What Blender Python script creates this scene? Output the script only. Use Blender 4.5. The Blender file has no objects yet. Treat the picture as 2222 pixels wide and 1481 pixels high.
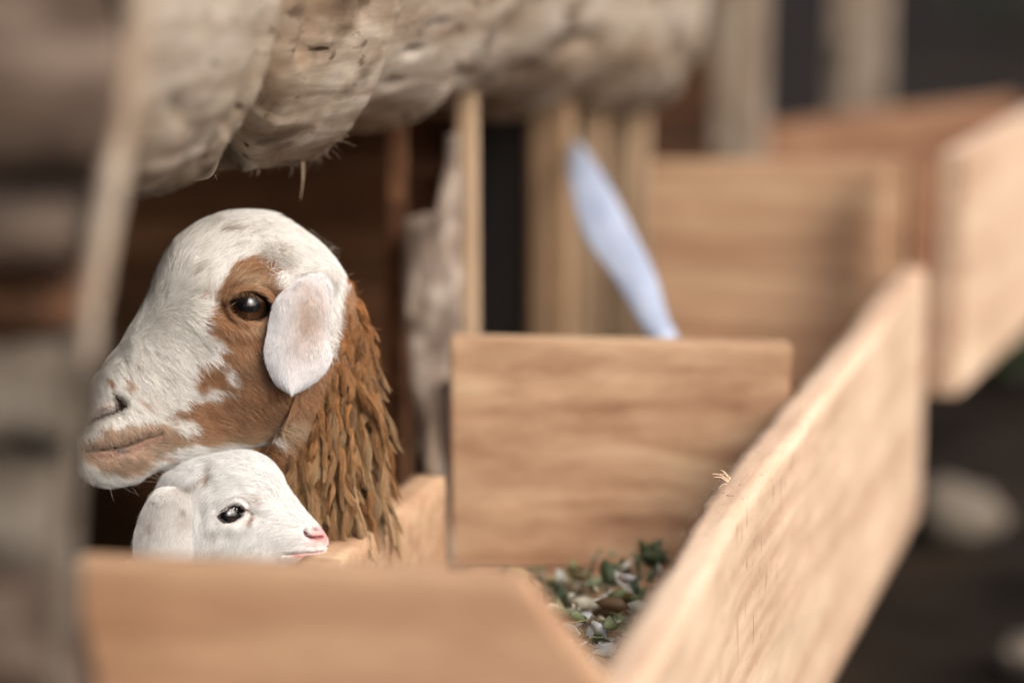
import bpy, bmesh, math
import numpy as np
from math import radians, sin, cos, pi
from mathutils import Vector, Matrix

S = bpy.context.scene
COL = S.collection
# ------------------------------------------------------------ camera, world, sun, exposure
PITCH, YAW, FPX = radians(11.4), radians(16.3), 5246.0
CAM = np.array([0, 0, 1.15])
cd = bpy.data.cameras.new('camera'); cam = bpy.data.objects.new('camera', cd); COL.objects.link(cam)
cam.location = CAM; cam.rotation_euler = (pi/2-PITCH, 0, YAW)
cd.lens = 85; cd.sensor_width = 36; cd.clip_start = .05; cd.clip_end = 400
cd.dof.use_dof = True; cd.dof.focus_distance = 2.065; cd.dof.aperture_fstop = 1.35
S.camera = cam
W = bpy.data.worlds.new('World'); S.world = W; W.use_nodes = True
SUN_EL, SUN_ROT = radians(43), radians(118)
nt = W.node_tree; bg = nt.nodes['Background']
sky = nt.nodes.new('ShaderNodeTexSky'); sky.sky_type = 'NISHITA'; sky.sun_disc = False
sky.sun_elevation = SUN_EL; sky.sun_rotation = SUN_ROT; sky.air_density = .8; sky.dust_density = 5.0; sky.ozone_density = .6
nt.links.new(sky.outputs[0], bg.inputs[0]); bg.inputs[1].default_value = .135
sl = bpy.data.lights.new('sun', 'SUN'); sun = bpy.data.objects.new('sun', sl); COL.objects.link(sun)
sl.energy = 0.85; sl.angle = radians(42); sl.color = (1, .97, .93)
sd = Vector((sin(SUN_ROT)*cos(SUN_EL), cos(SUN_ROT)*cos(SUN_EL), sin(SUN_EL)))
sun.rotation_euler = sd.to_track_quat('Z', 'Y').to_euler()
S.view_settings.view_transform = 'Standard'; S.view_settings.look = 'None'
S.view_settings.exposure = 1.0; S.view_settings.gamma = 1
S.render.engine = 'CYCLES'
S.cycles.use_denoising = True; S.cycles.max_bounces = 8; S.cycles.diffuse_bounces = 4
S.cycles_curves.shape = 'RIBBONS'

# ------------------------------------------------------------ reading of the view: pixel of the 2222x1481 frame -> world
R3 = np.array([cos(YAW), sin(YAW), 0]); H3 = np.array([-sin(YAW)*cos(PITCH), cos(YAW)*cos(PITCH), -sin(PITCH)])
U3 = np.cross(R3, H3)
def at(px, py, D): return CAM + D*(H3+(px-1111)/FPX*R3-(py-740.5)/FPX*U3)
def atx(px, py, x):
    d = at(px, py, 1)-CAM; return CAM+d*(x/d[0])
def aty(px, py, y):
    d = at(px, py, 1)-CAM; return CAM+d*(y/d[1])
def atz(px, py, z):
    d = at(px, py, 1)-CAM; return CAM+d*((z-CAM[2])/d[2])
def proj(P):
    d = P-CAM; D = d@H3; return 1111+FPX*(d@R3)/D, 740.5-FPX*(d@U3)/D

# ------------------------------------------------------------ helpers
rng = np.random.default_rng(7)
def sstep(a, b, x):
    t = np.clip((x-a)/(b-a), 0, 1); return t*t*(3-2*t)
def _h(ix, iy, iz, s):
    n = (ix*374761393+iy*668265263+iz*2147483647+s*1274126177).astype(np.int64) & 0xffffffff
    n = ((n ^ (n >> 13))*1274126177) & 0xffffffff
    return ((n ^ (n >> 16)) & 0xffff)/65535.0
def vnoise(P, sc, seed=0):
    P = np.asarray(P, float)*sc; i = np.floor(P).astype(np.int64); f = P-i; f = f*f*(3-2*f)
    o = 0
    for dx in (0, 1):
        for dy in (0, 1):
            for dz in (0, 1):
                w = (f[..., 0] if dx else 1-f[..., 0])*(f[..., 1] if dy else 1-f[..., 1])*(f[..., 2] if dz else 1-f[..., 2])
                o = o+w*_h(i[..., 0]+dx, i[..., 1]+dy, i[..., 2]+dz, seed)
    return o*2-1
def fbm(P, sc, seed=0, oct=4):
    return sum(vnoise(P, sc*2**k, seed+k*17)/2**k for k in range(oct))
def n2(x, y, sc, seed=0, oct=3):
    return fbm(np.stack([x, y, np.zeros_like(x)+.37], -1), sc, seed, oct)
def catmull(P, t):
    P = np.asarray(P, float); n = len(P); i = np.clip(np.floor(t).astype(int), 0, n-2); f = (t-i)[:, None]
    p0 = P[np.maximum(i-1, 0)]; p1 = P[i]; p2 = P[i+1]; p3 = P[np.minimum(i+2, n-1)]
    return .5*(2*p1+(p2-p0)*f+(2*p0-5*p1+4*p2-p3)*f**2+(3*p1-p0-3*p2+p3)*f**3)
def inpoly(x, y, poly):
    poly = np.asarray(poly, float); r = np.zeros(x.shape, bool); n = len(poly)
    for k in range(n):
        x1, y1 = poly[k]; x2, y2 = poly[(k+1) % n]
        c = ((y1 > y) != (y2 > y)) & (x < (x2-x1)*(y-y1)/((y2-y1) or 1e-9)+x1); r ^= c
    return r
def pdist(x, y, poly, closed=False):
    poly = np.asarray(poly, float); n = len(poly); d = np.full(x.shape, 1e9)
    for k in range(n if closed else n-1):
        ax, ay = poly[k]; bx, by = poly[(k+1) % n]; ex, ey = bx-ax, by-ay
        t = np.clip(((x-ax)*ex+(y-ay)*ey)/(ex*ex+ey*ey+1e-9), 0, 1)
        d = np.minimum(d, np.hypot(x-ax-t*ex, y-ay-t*ey))
    return d
def sdist(x, y, poly):       # >0 inside
    return np.where(inpoly(x, y, poly), 1, -1)*pdist(x, y, poly, True)
def gau(x, y, cx, cy, sx, sy, ang=0):
    c, s = cos(radians(ang)), sin(radians(ang)); u = (x-cx)*c+(y-cy)*s; v = -(x-cx)*s+(y-cy)*c
    return np.exp(-(u/sx)**2-(v/sy)**2)

def tag(o, label=None, cat=None, group=None, kind=None):
    if label: o['label'] = label
    if cat: o['category'] = cat
    if group: o['group'] = group
    if kind: o['kind'] = kind
    return o
def mesh_obj(name, V, F, mat, parent=None, smooth=True, colors=None):
    me = bpy.data.meshes.new(name)
    V = np.asarray(V, float); F = np.asarray(F) if not isinstance(F, list) else F
    me.from_pydata(V.tolist(), [], F.tolist() if isinstance(F, np.ndarray) else F)
    if smooth: me.polygons.foreach_set('use_smooth', np.ones(len(me.polygons), bool))
    if colors is not None:
        a = me.attributes.new('col', 'FLOAT_COLOR', 'POINT')
        a.data.foreach_set('color', np.c_[colors, np.ones(len(colors))].astype(np.float32).ravel())
    me.materials.append(mat); me.update()
    o = bpy.data.objects.new(name, me); COL.objects.link(o)
    if parent: o.parent = parent
    return o
def empty(name, loc):
    o = bpy.data.objects.new(name, None); COL.objects.link(o); o.empty_display_size = .1; o.location = loc
    return o
def adopt(child, parent):     # parent, keeping the world place (no ops)
    child.parent = parent; child.matrix_parent_inverse = Matrix.Translation(-Vector(parent.location))
def hair_obj(name, P, Rr, colr, mat, parent=None):
    N, K, _ = P.shape
    hc = bpy.data.hair_curves.new(name); hc.add_curves([K]*N)
    hc.attributes['position'].data.foreach_set('vector', P.astype(np.float32).ravel())
    ra = hc.attributes.get('radius') or hc.attributes.new('radius', 'FLOAT', 'POINT')
    ra.data.foreach_set('value', Rr.astype(np.float32).ravel())
    ca = hc.attributes.new('col', 'FLOAT_COLOR', 'POINT')
    if colr.ndim == 2: colr = np.repeat(colr[:, None, :], K, 1)
    c4 = np.concatenate([colr, np.ones((N, K, 1))], -1)
    ca.data.foreach_set('color', c4.astype(np.float32).ravel())
    hc.materials.append(mat)
    o = bpy.data.objects.new(name, hc); COL.objects.link(o)
    if parent: o.parent = parent
    return o

# ------------------------------------------------------------ materials
def newmat(name):
    m = bpy.data.materials.new(name); m.use_nodes = True
    return m, m.node_tree, m.node_tree.nodes['Principled BSDF']
def attr_mat(name, rough=.7, spec=.25, sss=0, bump=0, bscale=400):
    m, t, b = newmat(name)
    a = t.nodes.new('ShaderNodeAttribute'); a.attribute_name = 'col'
    t.links.new(a.outputs['Color'], b.inputs['Base Color'])
    b.inputs['Roughness'].default_value = rough; b.inputs['Specular IOR Level'].default_value = spec
    if sss:
        b.inputs['Subsurface Weight'].default_value = sss; b.inputs['Subsurface Radius'].default_value = (.006, .003, .002)
        b.inputs['Subsurface Scale'].default_value = 1
    if bump:
        n = t.nodes.new('ShaderNodeTexNoise'); n.inputs['Scale'].default_value = bscale; n.inputs['Detail'].default_value = 4
        tc = t.nodes.new('ShaderNodeTexCoord'); t.links.new(tc.outputs['Object'], n.inputs['Vector'])
        bp = t.nodes.new('ShaderNodeBump'); bp.inputs['Strength'].default_value = bump; bp.inputs['Distance'].default_value = .001
        t.links.new(n.outputs[0], bp.inputs['Height']); t.links.new(bp.outputs[0], b.inputs['Normal'])
    return m
M_SKIN = attr_mat('animal_skin', .65, .3, .15, .5, 900)
M_HAIR = attr_mat('short_hair', .45, .35)
M_WOOLM = attr_mat('curly_wool', .6, .2)
def wood(name, c1, c2, c3, stretch=(1, 14, 14), scale=3.0, rough=.75, bump=.35, spots=0, cracks=0, crack_axis=(40, 40, 3), crack_col=(.06, .035, .02), dist=.4):
    m, t, b = newmat(name); N, L = t.nodes, t.links
    tc = N.new('ShaderNodeTexCoord'); mp = N.new('ShaderNodeMapping'); mp.inputs['Scale'].default_value = stretch
    L.new(tc.outputs['Object'], mp.inputs['Vector'])
    n1 = N.new('ShaderNodeTexNoise'); n1.inputs['Scale'].default_value = scale; n1.inputs['Detail'].default_value = 8; n1.inputs['Roughness'].default_value = .6; n1.inputs['Distortion'].default_value = dist
    L.new(mp.outputs[0], n1.inputs['Vector'])
    cr = N.new('ShaderNodeValToRGB'); e = cr.color_ramp.elements
    e[0].position = .3; e[0].color = (*c1, 1); e[1].position = .72; e[1].color = (*c3, 1)
    k = e.new(.5); k.color = (*c2, 1)
    L.new(n1.outputs[0], cr.inputs[0])
    n2_ = N.new('ShaderNodeTexNoise'); n2_.inputs['Scale'].default_value = scale*1.1; n2_.inputs['Detail'].default_value = 3
    L.new(tc.outputs['Object'], n2_.inputs['Vector'])
    hs = N.new('ShaderNodeMix'); hs.data_type = 'RGBA'; hs.blend_type = 'MULTIPLY'; hs.inputs[0].default_value = .6
    r2 = N.new('ShaderNodeValToRGB'); r2.color_ramp.elements[0].position = .3; r2.color_ramp.elements[0].color = (.72, .64, .56, 1)
    r2.color_ramp.elements[1].position = .7; r2.color_ramp.elements[1].color = (1.15, 1.12, 1.08, 1)
    L.new(n2_.outputs[0], r2.inputs[0]); L.new(cr.outputs[0], hs.inputs[6]); L.new(r2.outputs[0], hs.inputs[7])
    last = hs.outputs[2]
    if spots:
        n3 = N.new('ShaderNodeTexNoise'); n3.inputs['Scale'].default_value = spots; n3.inputs['Detail'].default_value = 5
        mp3 = N.new('ShaderNodeMapping'); mp3.inputs['Scale'].default_value = (1, .45, 1)
        L.new(tc.outputs['Object'], mp3.inputs['Vector']); L.new(mp3.outputs[0], n3.inputs['Vector'])
        r3 = N.new('ShaderNodeValToRGB'); r3.color_ramp.elements[0].position = .56; r3.color_ramp.elements[0].color = (0, 0, 0, 1)
        r3.color_ramp.elements[1].position = .68; r3.color_ramp.elements[1].color = (1, 1, 1, 1)
        L.new(n3.outputs[0], r3.inputs[0])
        mx = N.new('ShaderNodeMix'); mx.data_type = 'RGBA'; L.new(r3.outputs[0], mx.inputs[0]); L.new(last, mx.inputs[6]); mx.inputs[7].default_value = (.10, .07, .045, 1)
        last = mx.outputs[2]
    if cracks:
        n4 = N.new('ShaderNodeTexNoise'); n4.inputs['Scale'].default_value = cracks; n4.inputs['Detail'].default_value = 3
        mp4 = N.new('ShaderNodeMapping'); mp4.inputs['Scale'].default_value = crack_axis
        L.new(tc.outputs['Object'], mp4.inputs['Vector']); L.new(mp4.outputs[0], n4.inputs['Vector'])
        r4 = N.new('ShaderNodeValToRGB'); r4.color_ramp.elements[0].position = .66; r4.color_ramp.elements[0].color = (0, 0, 0, 1)
        r4.color_ramp.elements[1].position = .70; r4.color_ramp.elements[1].color = (1, 1, 1, 1)
        L.new(n4.outputs[0], r4.inputs[0])
        mx = N.new('ShaderNodeMix'); mx.data_type = 'RGBA'; L.new(r4.outputs[0], mx.inputs[0]); L.new(last, mx.inputs[6]); mx.inputs[7].default_value = (*crack_col, 1)
        last = mx.outputs[2]
    nf = N.new('ShaderNodeTexNoise'); nf.inputs['Scale'].default_value = 34; nf.inputs['Detail'].default_value = 5; nf.inputs['Roughness'].default_value = .7
    mf = N.new('ShaderNodeMapping'); mf.inputs['Scale'].default_value = tuple(.35+.65*min(1, v_/12) if v_ > 3 else .18 for v_ in stretch)
    L.new(tc.outputs['Object'], mf.inputs[0]); L.new(mf.outputs[0], nf.inputs['Vector']); rf = N.new('ShaderNodeValToRGB')
    rf.color_ramp.elements[0].position = .32; rf.color_ramp.elements[0].color = (.74, .70, .66, 1); rf.color_ramp.elements[1].position = .66; rf.color_ramp.elements[1].color = (1.1, 1.1, 1.1, 1)
    mq = N.new('ShaderNodeMix'); mq.data_type = 'RGBA'; mq.blend_type = 'MULTIPLY'; mq.inputs[0].default_value = .8; L.new(nf.outputs[0], rf.inputs[0]); L.new(last, mq.inputs[6]); L.new(rf.outputs[0], mq.inputs[7]); last = mq.outputs[2]
    L.new(last, b.inputs['Base Color'])
    bp = N.new('ShaderNodeBump'); bp.inputs['Strength'].default_value = bump; bp.inputs['Distance'].default_value = .004
    L.new(n1.outputs[0], bp.inputs['Height']); L.new(bp.outputs[0], b.inputs['Normal'])
    b.inputs['Roughness'].default_value = rough; b.inputs['Specular IOR Level'].default_value = .2
    return m
M_DIV = wood('sawn_red_board', (.30, .175, .108), (.44, .295, .188), (.54, .415, .275), (.7, 12, 16), 2.0, dist=.12)
M_DIVR = wood('reddish_board', (.25, .13, .075), (.34, .19, .115), (.42, .27, .17), (.7, 10, 14), 2.0, dist=.12)
M_DIVN = wood('near_red_board', (.36, .215, .13), (.45, .30, .19), (.52, .38, .25), (.7, 8, 10), 1.5, dist=.12)
M_PLANK = wood('pale_sawn_plank', (.46, .32, .225), (.57, .43, .315), (.64, .52, .39), (18, .8, 18), 2.0, dist=.12, bump=.14, cracks=2.6, crack_axis=(60, 75, 9), crack_col=(.2, .11, .06))
M_POST = wood('tan_post', (.20, .13, .075), (.30, .21, .13), (.40, .29, .19), (14, 14, 1), 2.5)
M_POSTL = wood('pale_post', (.30, .21, .135), (.44, .33, .22), (.54, .43, .31), (14, 14, 1), 2.5)
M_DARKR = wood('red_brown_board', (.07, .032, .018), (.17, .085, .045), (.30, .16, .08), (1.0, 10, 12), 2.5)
M_BARK = wood('mottled_bark', (.07, .05, .04), (.22, .18, .15), (.52, .49, .44), (5, 5, 3), 6, spots=12)
M_WEATH = wood('weathered_post', (.17, .12, .085), (.33, .27, .21), (.48, .43, .36), (7, 7, 2), 5, spots=9)
def log_material():
    m = wood('weathered_log', (.20, .15, .11), (.35, .31, .26), (.50, .47, .42), (20, 1.6, 20), 1.5, bump=.4, spots=15, cracks=1.5, crack_axis=(60, 2.0, 60), crack_col=(.07, .045, .03), dist=.6)
    t = m.node_tree; N, L = t.nodes, t.links; b = N['Principled BSDF']; src = b.inputs['Base Color'].links[0].from_socket; tc = N.new('ShaderNodeTexCoord')
    n = N.new('ShaderNodeTexNoise'); n.inputs['Scale'].default_value = 7; n.inputs['Detail'].default_value = 5; mp = N.new('ShaderNodeMapping'); mp.inputs['Scale'].default_value = (1, .6, 1)
    L.new(tc.outputs['Object'], mp.inputs[0]); L.new(mp.outputs[0], n.inputs['Vector']); r = N.new('ShaderNodeValToRGB'); e = r.color_ramp.elements
    e[0].position = .36; e[0].color = (.58, .47, .36, 1); e[1].position = .60; e[1].color = (1.05, 1.05, 1.06, 1); k = e.new(.45); k.color = (.95, .90, .83, 1)
    L.new(n.outputs[0], r.inputs[0]); mx = N.new('ShaderNodeMix'); mx.data_type = 'RGBA'; mx.blend_type = 'MULTIPLY'; mx.inputs[0].default_value = .8; L.new(src, mx.inputs[6]); L.new(r.outputs[0], mx.inputs[7])
    v = N.new('ShaderNodeTexNoise'); v.inputs['Scale'].default_value = 60; v.inputs['Detail'].default_value = 4; mp2 = N.new('ShaderNodeMapping'); mp2.inputs['Scale'].default_value = (1, .35, 1); L.new(tc.outputs['Object'], mp2.inputs[0]); L.new(mp2.outputs[0], v.inputs['Vector'])
    r2 = N.new('ShaderNodeValToRGB'); r2.color_ramp.elements[0].position = .63; r2.color_ramp.elements[0].color = (0, 0, 0, 1); r2.color_ramp.elements[1].position = .72; r2.color_ramp.elements[1].color = (1, 1, 1, 1); L.new(v.outputs[0], r2.inputs[0])
    m2 = N.new('ShaderNodeMix'); m2.data_type = 'RGBA'; L.new(r2.outputs[0], m2.inputs[0]); L.new(mx.outputs[2], m2.inputs[6]); m2.inputs[7].default_value = (.11, .075, .05, 1); L.new(m2.outputs[2], b.inputs['Base Color'])
    return m
M_LOG = log_material()
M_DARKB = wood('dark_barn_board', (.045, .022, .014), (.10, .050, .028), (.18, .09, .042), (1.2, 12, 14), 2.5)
M_SLAB = wood('rough_slab', (.05, .034, .025), (.105, .076, .058), (.22, .175, .14), (2, 8, 8), 3, spots=6)
M_SLABG = wood('mossy_slab', (.055, .045, .035), (.115, .098, .078), (.19, .17, .14), (2, 5, 5), 4, spots=7)

# ------------------------------------------------------------ boards
def prism(name, poly, depth, mat, n=None, parent=None, bevel=.0025, rough=0, seg=0):
    """poly: world points (planar face), extruded by vector depth; local origin at the first point's projection (object coords stay usable)"""
    poly = [Vector(p) for p in poly]; dv = Vector(depth)
    bm = bmesh.new(); a = [bm.verts.new(p) for p in poly]; b = [bm.verts.new(p+dv) for p in poly]; k = len(a)
    bm.faces.new(a); bm.faces.new(b[::-1])
    for i in range(k): bm.faces.new((a[i], b[i], b[(i+1) % k], a[(i+1) % k]))
    bmesh.ops.recalc_face_normals(bm, faces=bm.faces)
    if bevel: bmesh.ops.bevel(bm, geom=list(bm.edges), offset=bevel, segments=2, affect='EDGES')
    o0 = sum(poly, Vector())/k
    bmesh.ops.translate(bm, verts=bm.verts, vec=-o0)
    me = bpy.data.meshes.new(name); bm.to_mesh(me); bm.free(); me.materials.append(mat)
    for p in me.polygons: p.use_smooth = False
    o = bpy.data.objects.new(name, me); COL.objects.link(o); o.location = o0
    if parent: adopt(o, parent)
    return o
def box(name, lo, hi, mat, **k):
    x0, y0, z0 = lo; x1, y1, z1 = hi
    return prism(name, [(x0, y0, z0), (x1, y0, z0), (x1, y0, z1), (x0, y0, z1)], (0, y1-y0, 0), mat, **k)
def rough_box(name, lo, hi, res, mat, amp=.002, fscale=60, lipfun=None):
    """finely gridded box with sawn, slightly ragged surfaces"""
    lo = np.array(lo); hi = np.array(hi); bm = bmesh.new(); bmesh.ops.create_cube(bm, size=1)
    for v in bm.verts: v.co = Vector(lo+(np.array(v.co)+.5)*(hi-lo))
    for ax in range(3):
        L = hi[ax]-lo[ax]; n = max(1, int(L/res[ax]))
        for i in range(1, n):
            p = [0, 0, 0]; p[ax] = lo[ax]+L*i/n; q = [0, 0, 0]; q[ax] = 1
            bmesh.ops.bisect_plane(bm, geom=bm.verts[:]+bm.edges[:]+bm.faces[:], plane_co=p, plane_no=q)
    V = np.array([v.co[:] for v in bm.verts]); Nn = np.zeros_like(V); bm.normal_update()
    Nn = np.array([v.normal[:] for v in bm.verts])
    d = amp*(fbm(V*np.array([1, .25, 1]), fscale, 3, 4)*.28+fbm(V, fscale*5, 9, 2)*.3)
    edge = (np.abs(V[:, 0]-lo[0]) < 1e-5).astype(float)+(np.abs(V[:, 0]-hi[0]) < 1e-5)
    top = (np.abs(V[:, 2]-hi[2]) < 1e-5)
    d = d-amp*.5*((edge > 0) & top)*(1+fbm(V, 25, 5, 2))
    V = V+Nn*d[:, None]
    if lipfun: V = lipfun(V)
    for v, c in zip(bm.verts, V): v.co = Vector(c)
    o0 = (lo+hi)/2; bmesh.ops.translate(bm, verts=bm.verts, vec=Vector(-o0))
    me = bpy.data.meshes.new(name); bm.to_mesh(me); bm.free(); me.materials.append(mat)
    me.polygons.foreach_set('use_smooth', np.ones(len(me.polygons), bool))
    me.update()
    o = bpy.data.objects.new(name, me); COL.objects.link(o); o.location = o0
    return o

XO, XI = -.365, -.700        # inner faces of the outer and the inner trough planks
# outer plank
def lip(V):
    t = sstep(.2, .34, (V[:, 2]-.28))
    V = V.copy(); V[:, 0] += np.interp(V[:, 1], [.75, 1.3, 1.6, 1.9, 2.4, 3.12], [0, 0, -.012, -.030, -.028, -.022])
    V[:, 2] += t*(.002*np.sin(V[:, 1]*9)+.003*n2(V[:, 1], V[:, 0]*0, 7, 4, 2))
    m = t*(V[:, 1] < 1.905)*(V[:, 0] < XO-.018)      # the broken step in the inner arris
    V[:, 0] += m*.004
    return V
o = rough_box('outer_plank', (XO, .75, .292), (XO+.036, 3.12, .622), (.009, .008, .012), M_PLANK, .0022, 60, lip)
tag(o, 'long pale sawn plank in the foreground right, with fine cracks and a splinter', 'plank')
plank1 = o
o = rough_box('inner_plank', (XI-.034, .9, .3), (XI, 2.165, .558), (.009, .01, .02), M_DIV, .002, 60)
tag(o, 'low pale plank under the brown wool, inner side of the feed trough', 'plank')
box('trough_floor', (XI+.001, .8, .415), (XO-.001, 3.6, .44), M_DIV)
tag(bpy.data.objects['trough_floor'], 'floor board of the wooden feed trough under the green feed', 'board')
# dividers
def facepoly(pts, y): return [tuple(aty(px, py, y)) for px, py in pts]
def divider(pts_px, bottom, yl, yr, th, mat, label, zb=.442):
    # vertical board, face running from y=yl at the inner plank to y=yr at the outer plank
    A = np.array([XI, yl, 0]); B = np.array([XO-.028, yr, 0]); n = np.cross(B-A, [0, 0, 1.])
    def hit(px, py):
        d = at(px, py, 1)-CAM; return CAM+d*(((A-CAM)@n)/(d@n))
    def on(x, z): t = (x-A[0])/(B[0]-A[0]); return np.array([x, yl+t*(yr-yl), z])
    P = [hit(*p) for p in pts_px]; bottom[-1] = (P[0][0], .442); P += [on(x, z) for x, z in bottom]
    n = n/np.linalg.norm(n); n = n if n[1] > 0 else -n
    o = prism('divider_board', P, tuple(n*th), mat); tag(o, label, 'board'); return o
divider([(146, 1228), (1122, 1260), (1310, 1500)], [(XO-.012, .56), (XO-.012, .442), (XI+.001, .442)], 1.37, 1.415, .034, M_DIVN, 'blurred nearest divider board with a slanting right end, in front of the lamb')
divider([(976, 737), (1722, 752)], [(XO-.031, .60), (XO-.031, .442), (XI+.01, .442)], 2.245, 2.335, .034, M_DIV, 'reddish sawn divider board across the middle of the trough, behind the green feed')
divider([(1408, 354), (1968, 350)], [(XO-.024, .60), (XO-.024, .442), (XI+.01, .442)], 3.13, 3.16, .036, M_DIV, 'tall blurred divider board at the far end of the long pale plank')
o = tag(box('cleat', tuple(atx(1928, 352, XO-.06)*[1, 0, 0]+[0, 3.09, .44]), tuple(atx(1928, 352, XO-.06)*[1, 0, 0]+[.02, 3.128, .752]), M_DIV), 'narrow pale upright cleat at the right end of the tall divider board', 'cleat')
o = tag(box('end_board', (XO-.026, 3.222, .43), (XO+.009, 3.238, .752), M_DIVR), 'narrow reddish board between the long pale plank and the farthest plank', 'board')
# farther plank, set at a slightly different angle, and its divider
f2 = box('outer_plank', (0, 0, .43), (.036, 2.2, .760), M_PLANK)
ang = radians(-6.0); loc2 = Vector((XO+.012, 3.24, 0)); f2.matrix_world = Matrix.Translation(loc2) @ Matrix.Rotation(ang, 4, 'Z') @ Matrix.Translation(f2.location)
tag(f2, 'farthest blurred pale plank at the right edge of the picture', 'plank')
divider([(1640, 278), (2205, 212)], [(XO+.24, .45), (XI+.01, .45)], 4.4, 4.5, .036, M_DIVR, 'reddish divider board beyond the tall divider, top edge under the dark background')

# splinter and chips on the plank's inner arris
def ribbons(name, paths, mat, parent, r0=.0006):
    K = 6; P = np.array([catmull(np.array(p), np.linspace(0, len(p)-1, K)) for p in paths])
    Rr = np.linspace(1, .25, K)[None]*np.full((len(paths), 1), r0)
    return P, Rr
P = []; 
for (px, py, dx, dy) in [(1578, 1043, -42, -20), (1576, 1046, -34, -14), (1580, 1040, -22, -26), (1574, 1050, -18, 12), (1582, 1038, -30, -12), (1577, 1044, -14, -30)]:
    p0 = at(px+4, py, 2.04); p2 = at(px+dx*.8, py+dy*.8, 2.035); P.append([p0, (p0+p2)/2+np.array([0, 0, .002]), p2])
for k in range(60):
    y = rng.uniform(1.75, 2.25); p0 = np.array([XO+rng.uniform(-.001, .002)+np.interp(y, [1.6, 1.9, 2.4], [-.012, -.030, -.028]), y, .620+rng.uniform(-.004, .003)])
    q = p0+np.array([rng.uniform(-.0022, .001), rng.uniform(-.003, .003), rng.uniform(-.001, .0018)]); P.append([p0, (p0+q)/2+rng.normal(0, .0008, 3), q])
K = 6; PP = np.array([catmull(np.array(p), np.linspace(0, len(p)-1, K)) for p in P])
RR = np.linspace(1, .2, K)[None]*np.array([.0008]*3+[.0004]*3+[.00012]*60)[:, None]
spl = hair_obj('splinter', PP-np.array(plank1.location), RR, np.tile((.6, .45, .31), (len(P), 1)), M_HAIR, plank1)

# ------------------------------------------------------------ posts along the pen front
def post(name, pxl, pxr, pytop, x, mat, label, thick=.04, zb=.0, ztop=None, lean=0):
    R_ = atx(pxr, pytop, x); yR = R_[1]; L_ = aty(pxl, pytop, yR); zt = ztop if ztop else max(L_[2], R_[2])+.02
    o = prism(name, [(L_[0], yR, zb), (x, yR, zb), (x+lean, yR, zt), (L_[0]+lean, yR, zt)], (0, thick, 0), mat, bevel=.004)
    return tag(o, label, 'post')
post('wooden_post', 984, 1020, 290, -.79, M_POSTL, 'pale tan post right of the grey bark slab, beside the black gap', .035, ztop=.99)
post('wooden_post', 1148, 1225, 250, -.79, M_POST, 'tan post just right of the black gap', .05, ztop=1.0)
post('wooden_post', 1228, 1305, 250, -.80, M_POSTL, 'tan post left of the bluish white strip, close to the post beside the black gap', .03, ztop=1.0)
post('wooden_post', 1325, 1396, 245, -.79, M_POSTL, 'tan post behind the bluish white strip', .04, ztop=1.03)
post('wooden_post', 1545, 1652, 200, -.75, M_WEATH, 'thick weathered pale post standing behind the tall divider board', .06, ztop=1.35)
post('wooden_post', 1805, 1920, 100, -.75, M_WEATH, 'grey post farthest along the fence, near the dark top right', .06, ztop=1.5)
post('wooden_post', 832, 868, 340, -.86, M_DARKR, 'thin dark reddish post in the pen behind the brown wool', .03, ztop=1.0)
o = box('gap_shade_panel', (-.945, 2.95, .05), (-.846, 2.965, 1.02), newmat('gap_shade_black')[0]); bpy.data.materials['gap_shade_black'].node_tree.nodes['Principled BSDF'].inputs['Base Color'].default_value = (.012, .010, .009, 1)  # added sheet, its black colour stands for the shade between the posts
tag(o, 'flat black sheet added as shade in the gap between two tan posts above the middle divider', 'sheet')
# bark slab left of post, short grey stub
def slab(name, pts, D, th, mat, amp=.006, seed=1, nrm=None):
    """irregular rough slab: outline read off the photo at distance D, real thickness, noisy faces"""
    P0 = np.array([at(px, py, D) for px, py in pts]); bm = bmesh.new()
    n = -H3 if nrm is None else nrm
    f = bm.faces.new([bm.verts.new(Vector(p)) for p in P0])
    bmesh.ops.triangulate(bm, faces=[f])
    for _ in range(4): bmesh.ops.subdivide_edges(bm, edges=[e for e in bm.edges if e.calc_length() > .02], cuts=1)
    bmesh.ops.triangulate(bm, faces=bm.faces)
    g = bmesh.ops.extrude_face_region(bm, geom=bm.faces[:])
    for v in g['geom']:
        if isinstance(v, bmesh.types.BMVert): v.co += Vector(-n*th)
    bmesh.ops.recalc_face_normals(bm, faces=bm.faces); bm.normal_update()
    V = np.array([v.co[:] for v in bm.verts]); Nn = np.array([v.normal[:] for v in bm.verts])
    V = V+Nn*(amp*fbm(V, 22, seed, 4))[:, None]; c0 = V.mean(0)
    for v, c in zip(bm.verts, V): v.co = Vector(c-c0)
    me = bpy.data.meshes.new(name); bm.to_mesh(me); bm.free(); me.materials.append(mat)
    me.polygons.foreach_set('use_smooth', np.ones(len(me.polygons), bool))
    o = bpy.data.objects.new(name, me); COL.objects.link(o); o.location = c0
    return o
o = slab('bark_slab', [(965, 285), (1000, 285), (1000, 700), (985, 1000), (900, 1000), (895, 820), (880, 700), (885, 480), (950, 460)], 2.62, .04, M_BARK, .006, 5)
tag(o, 'mottled grey bark slab standing in the pen left of the pale tan post', 'slab')
o = slab('wooden_stub', [(935, 850), (985, 820), (985, 1240), (952, 1240), (955, 1045), (925, 1030)], 2.44, .03, M_WEATH, .003, 8)
tag(o, 'short grey weathered stub against the left end of the middle divider', 'post')

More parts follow.
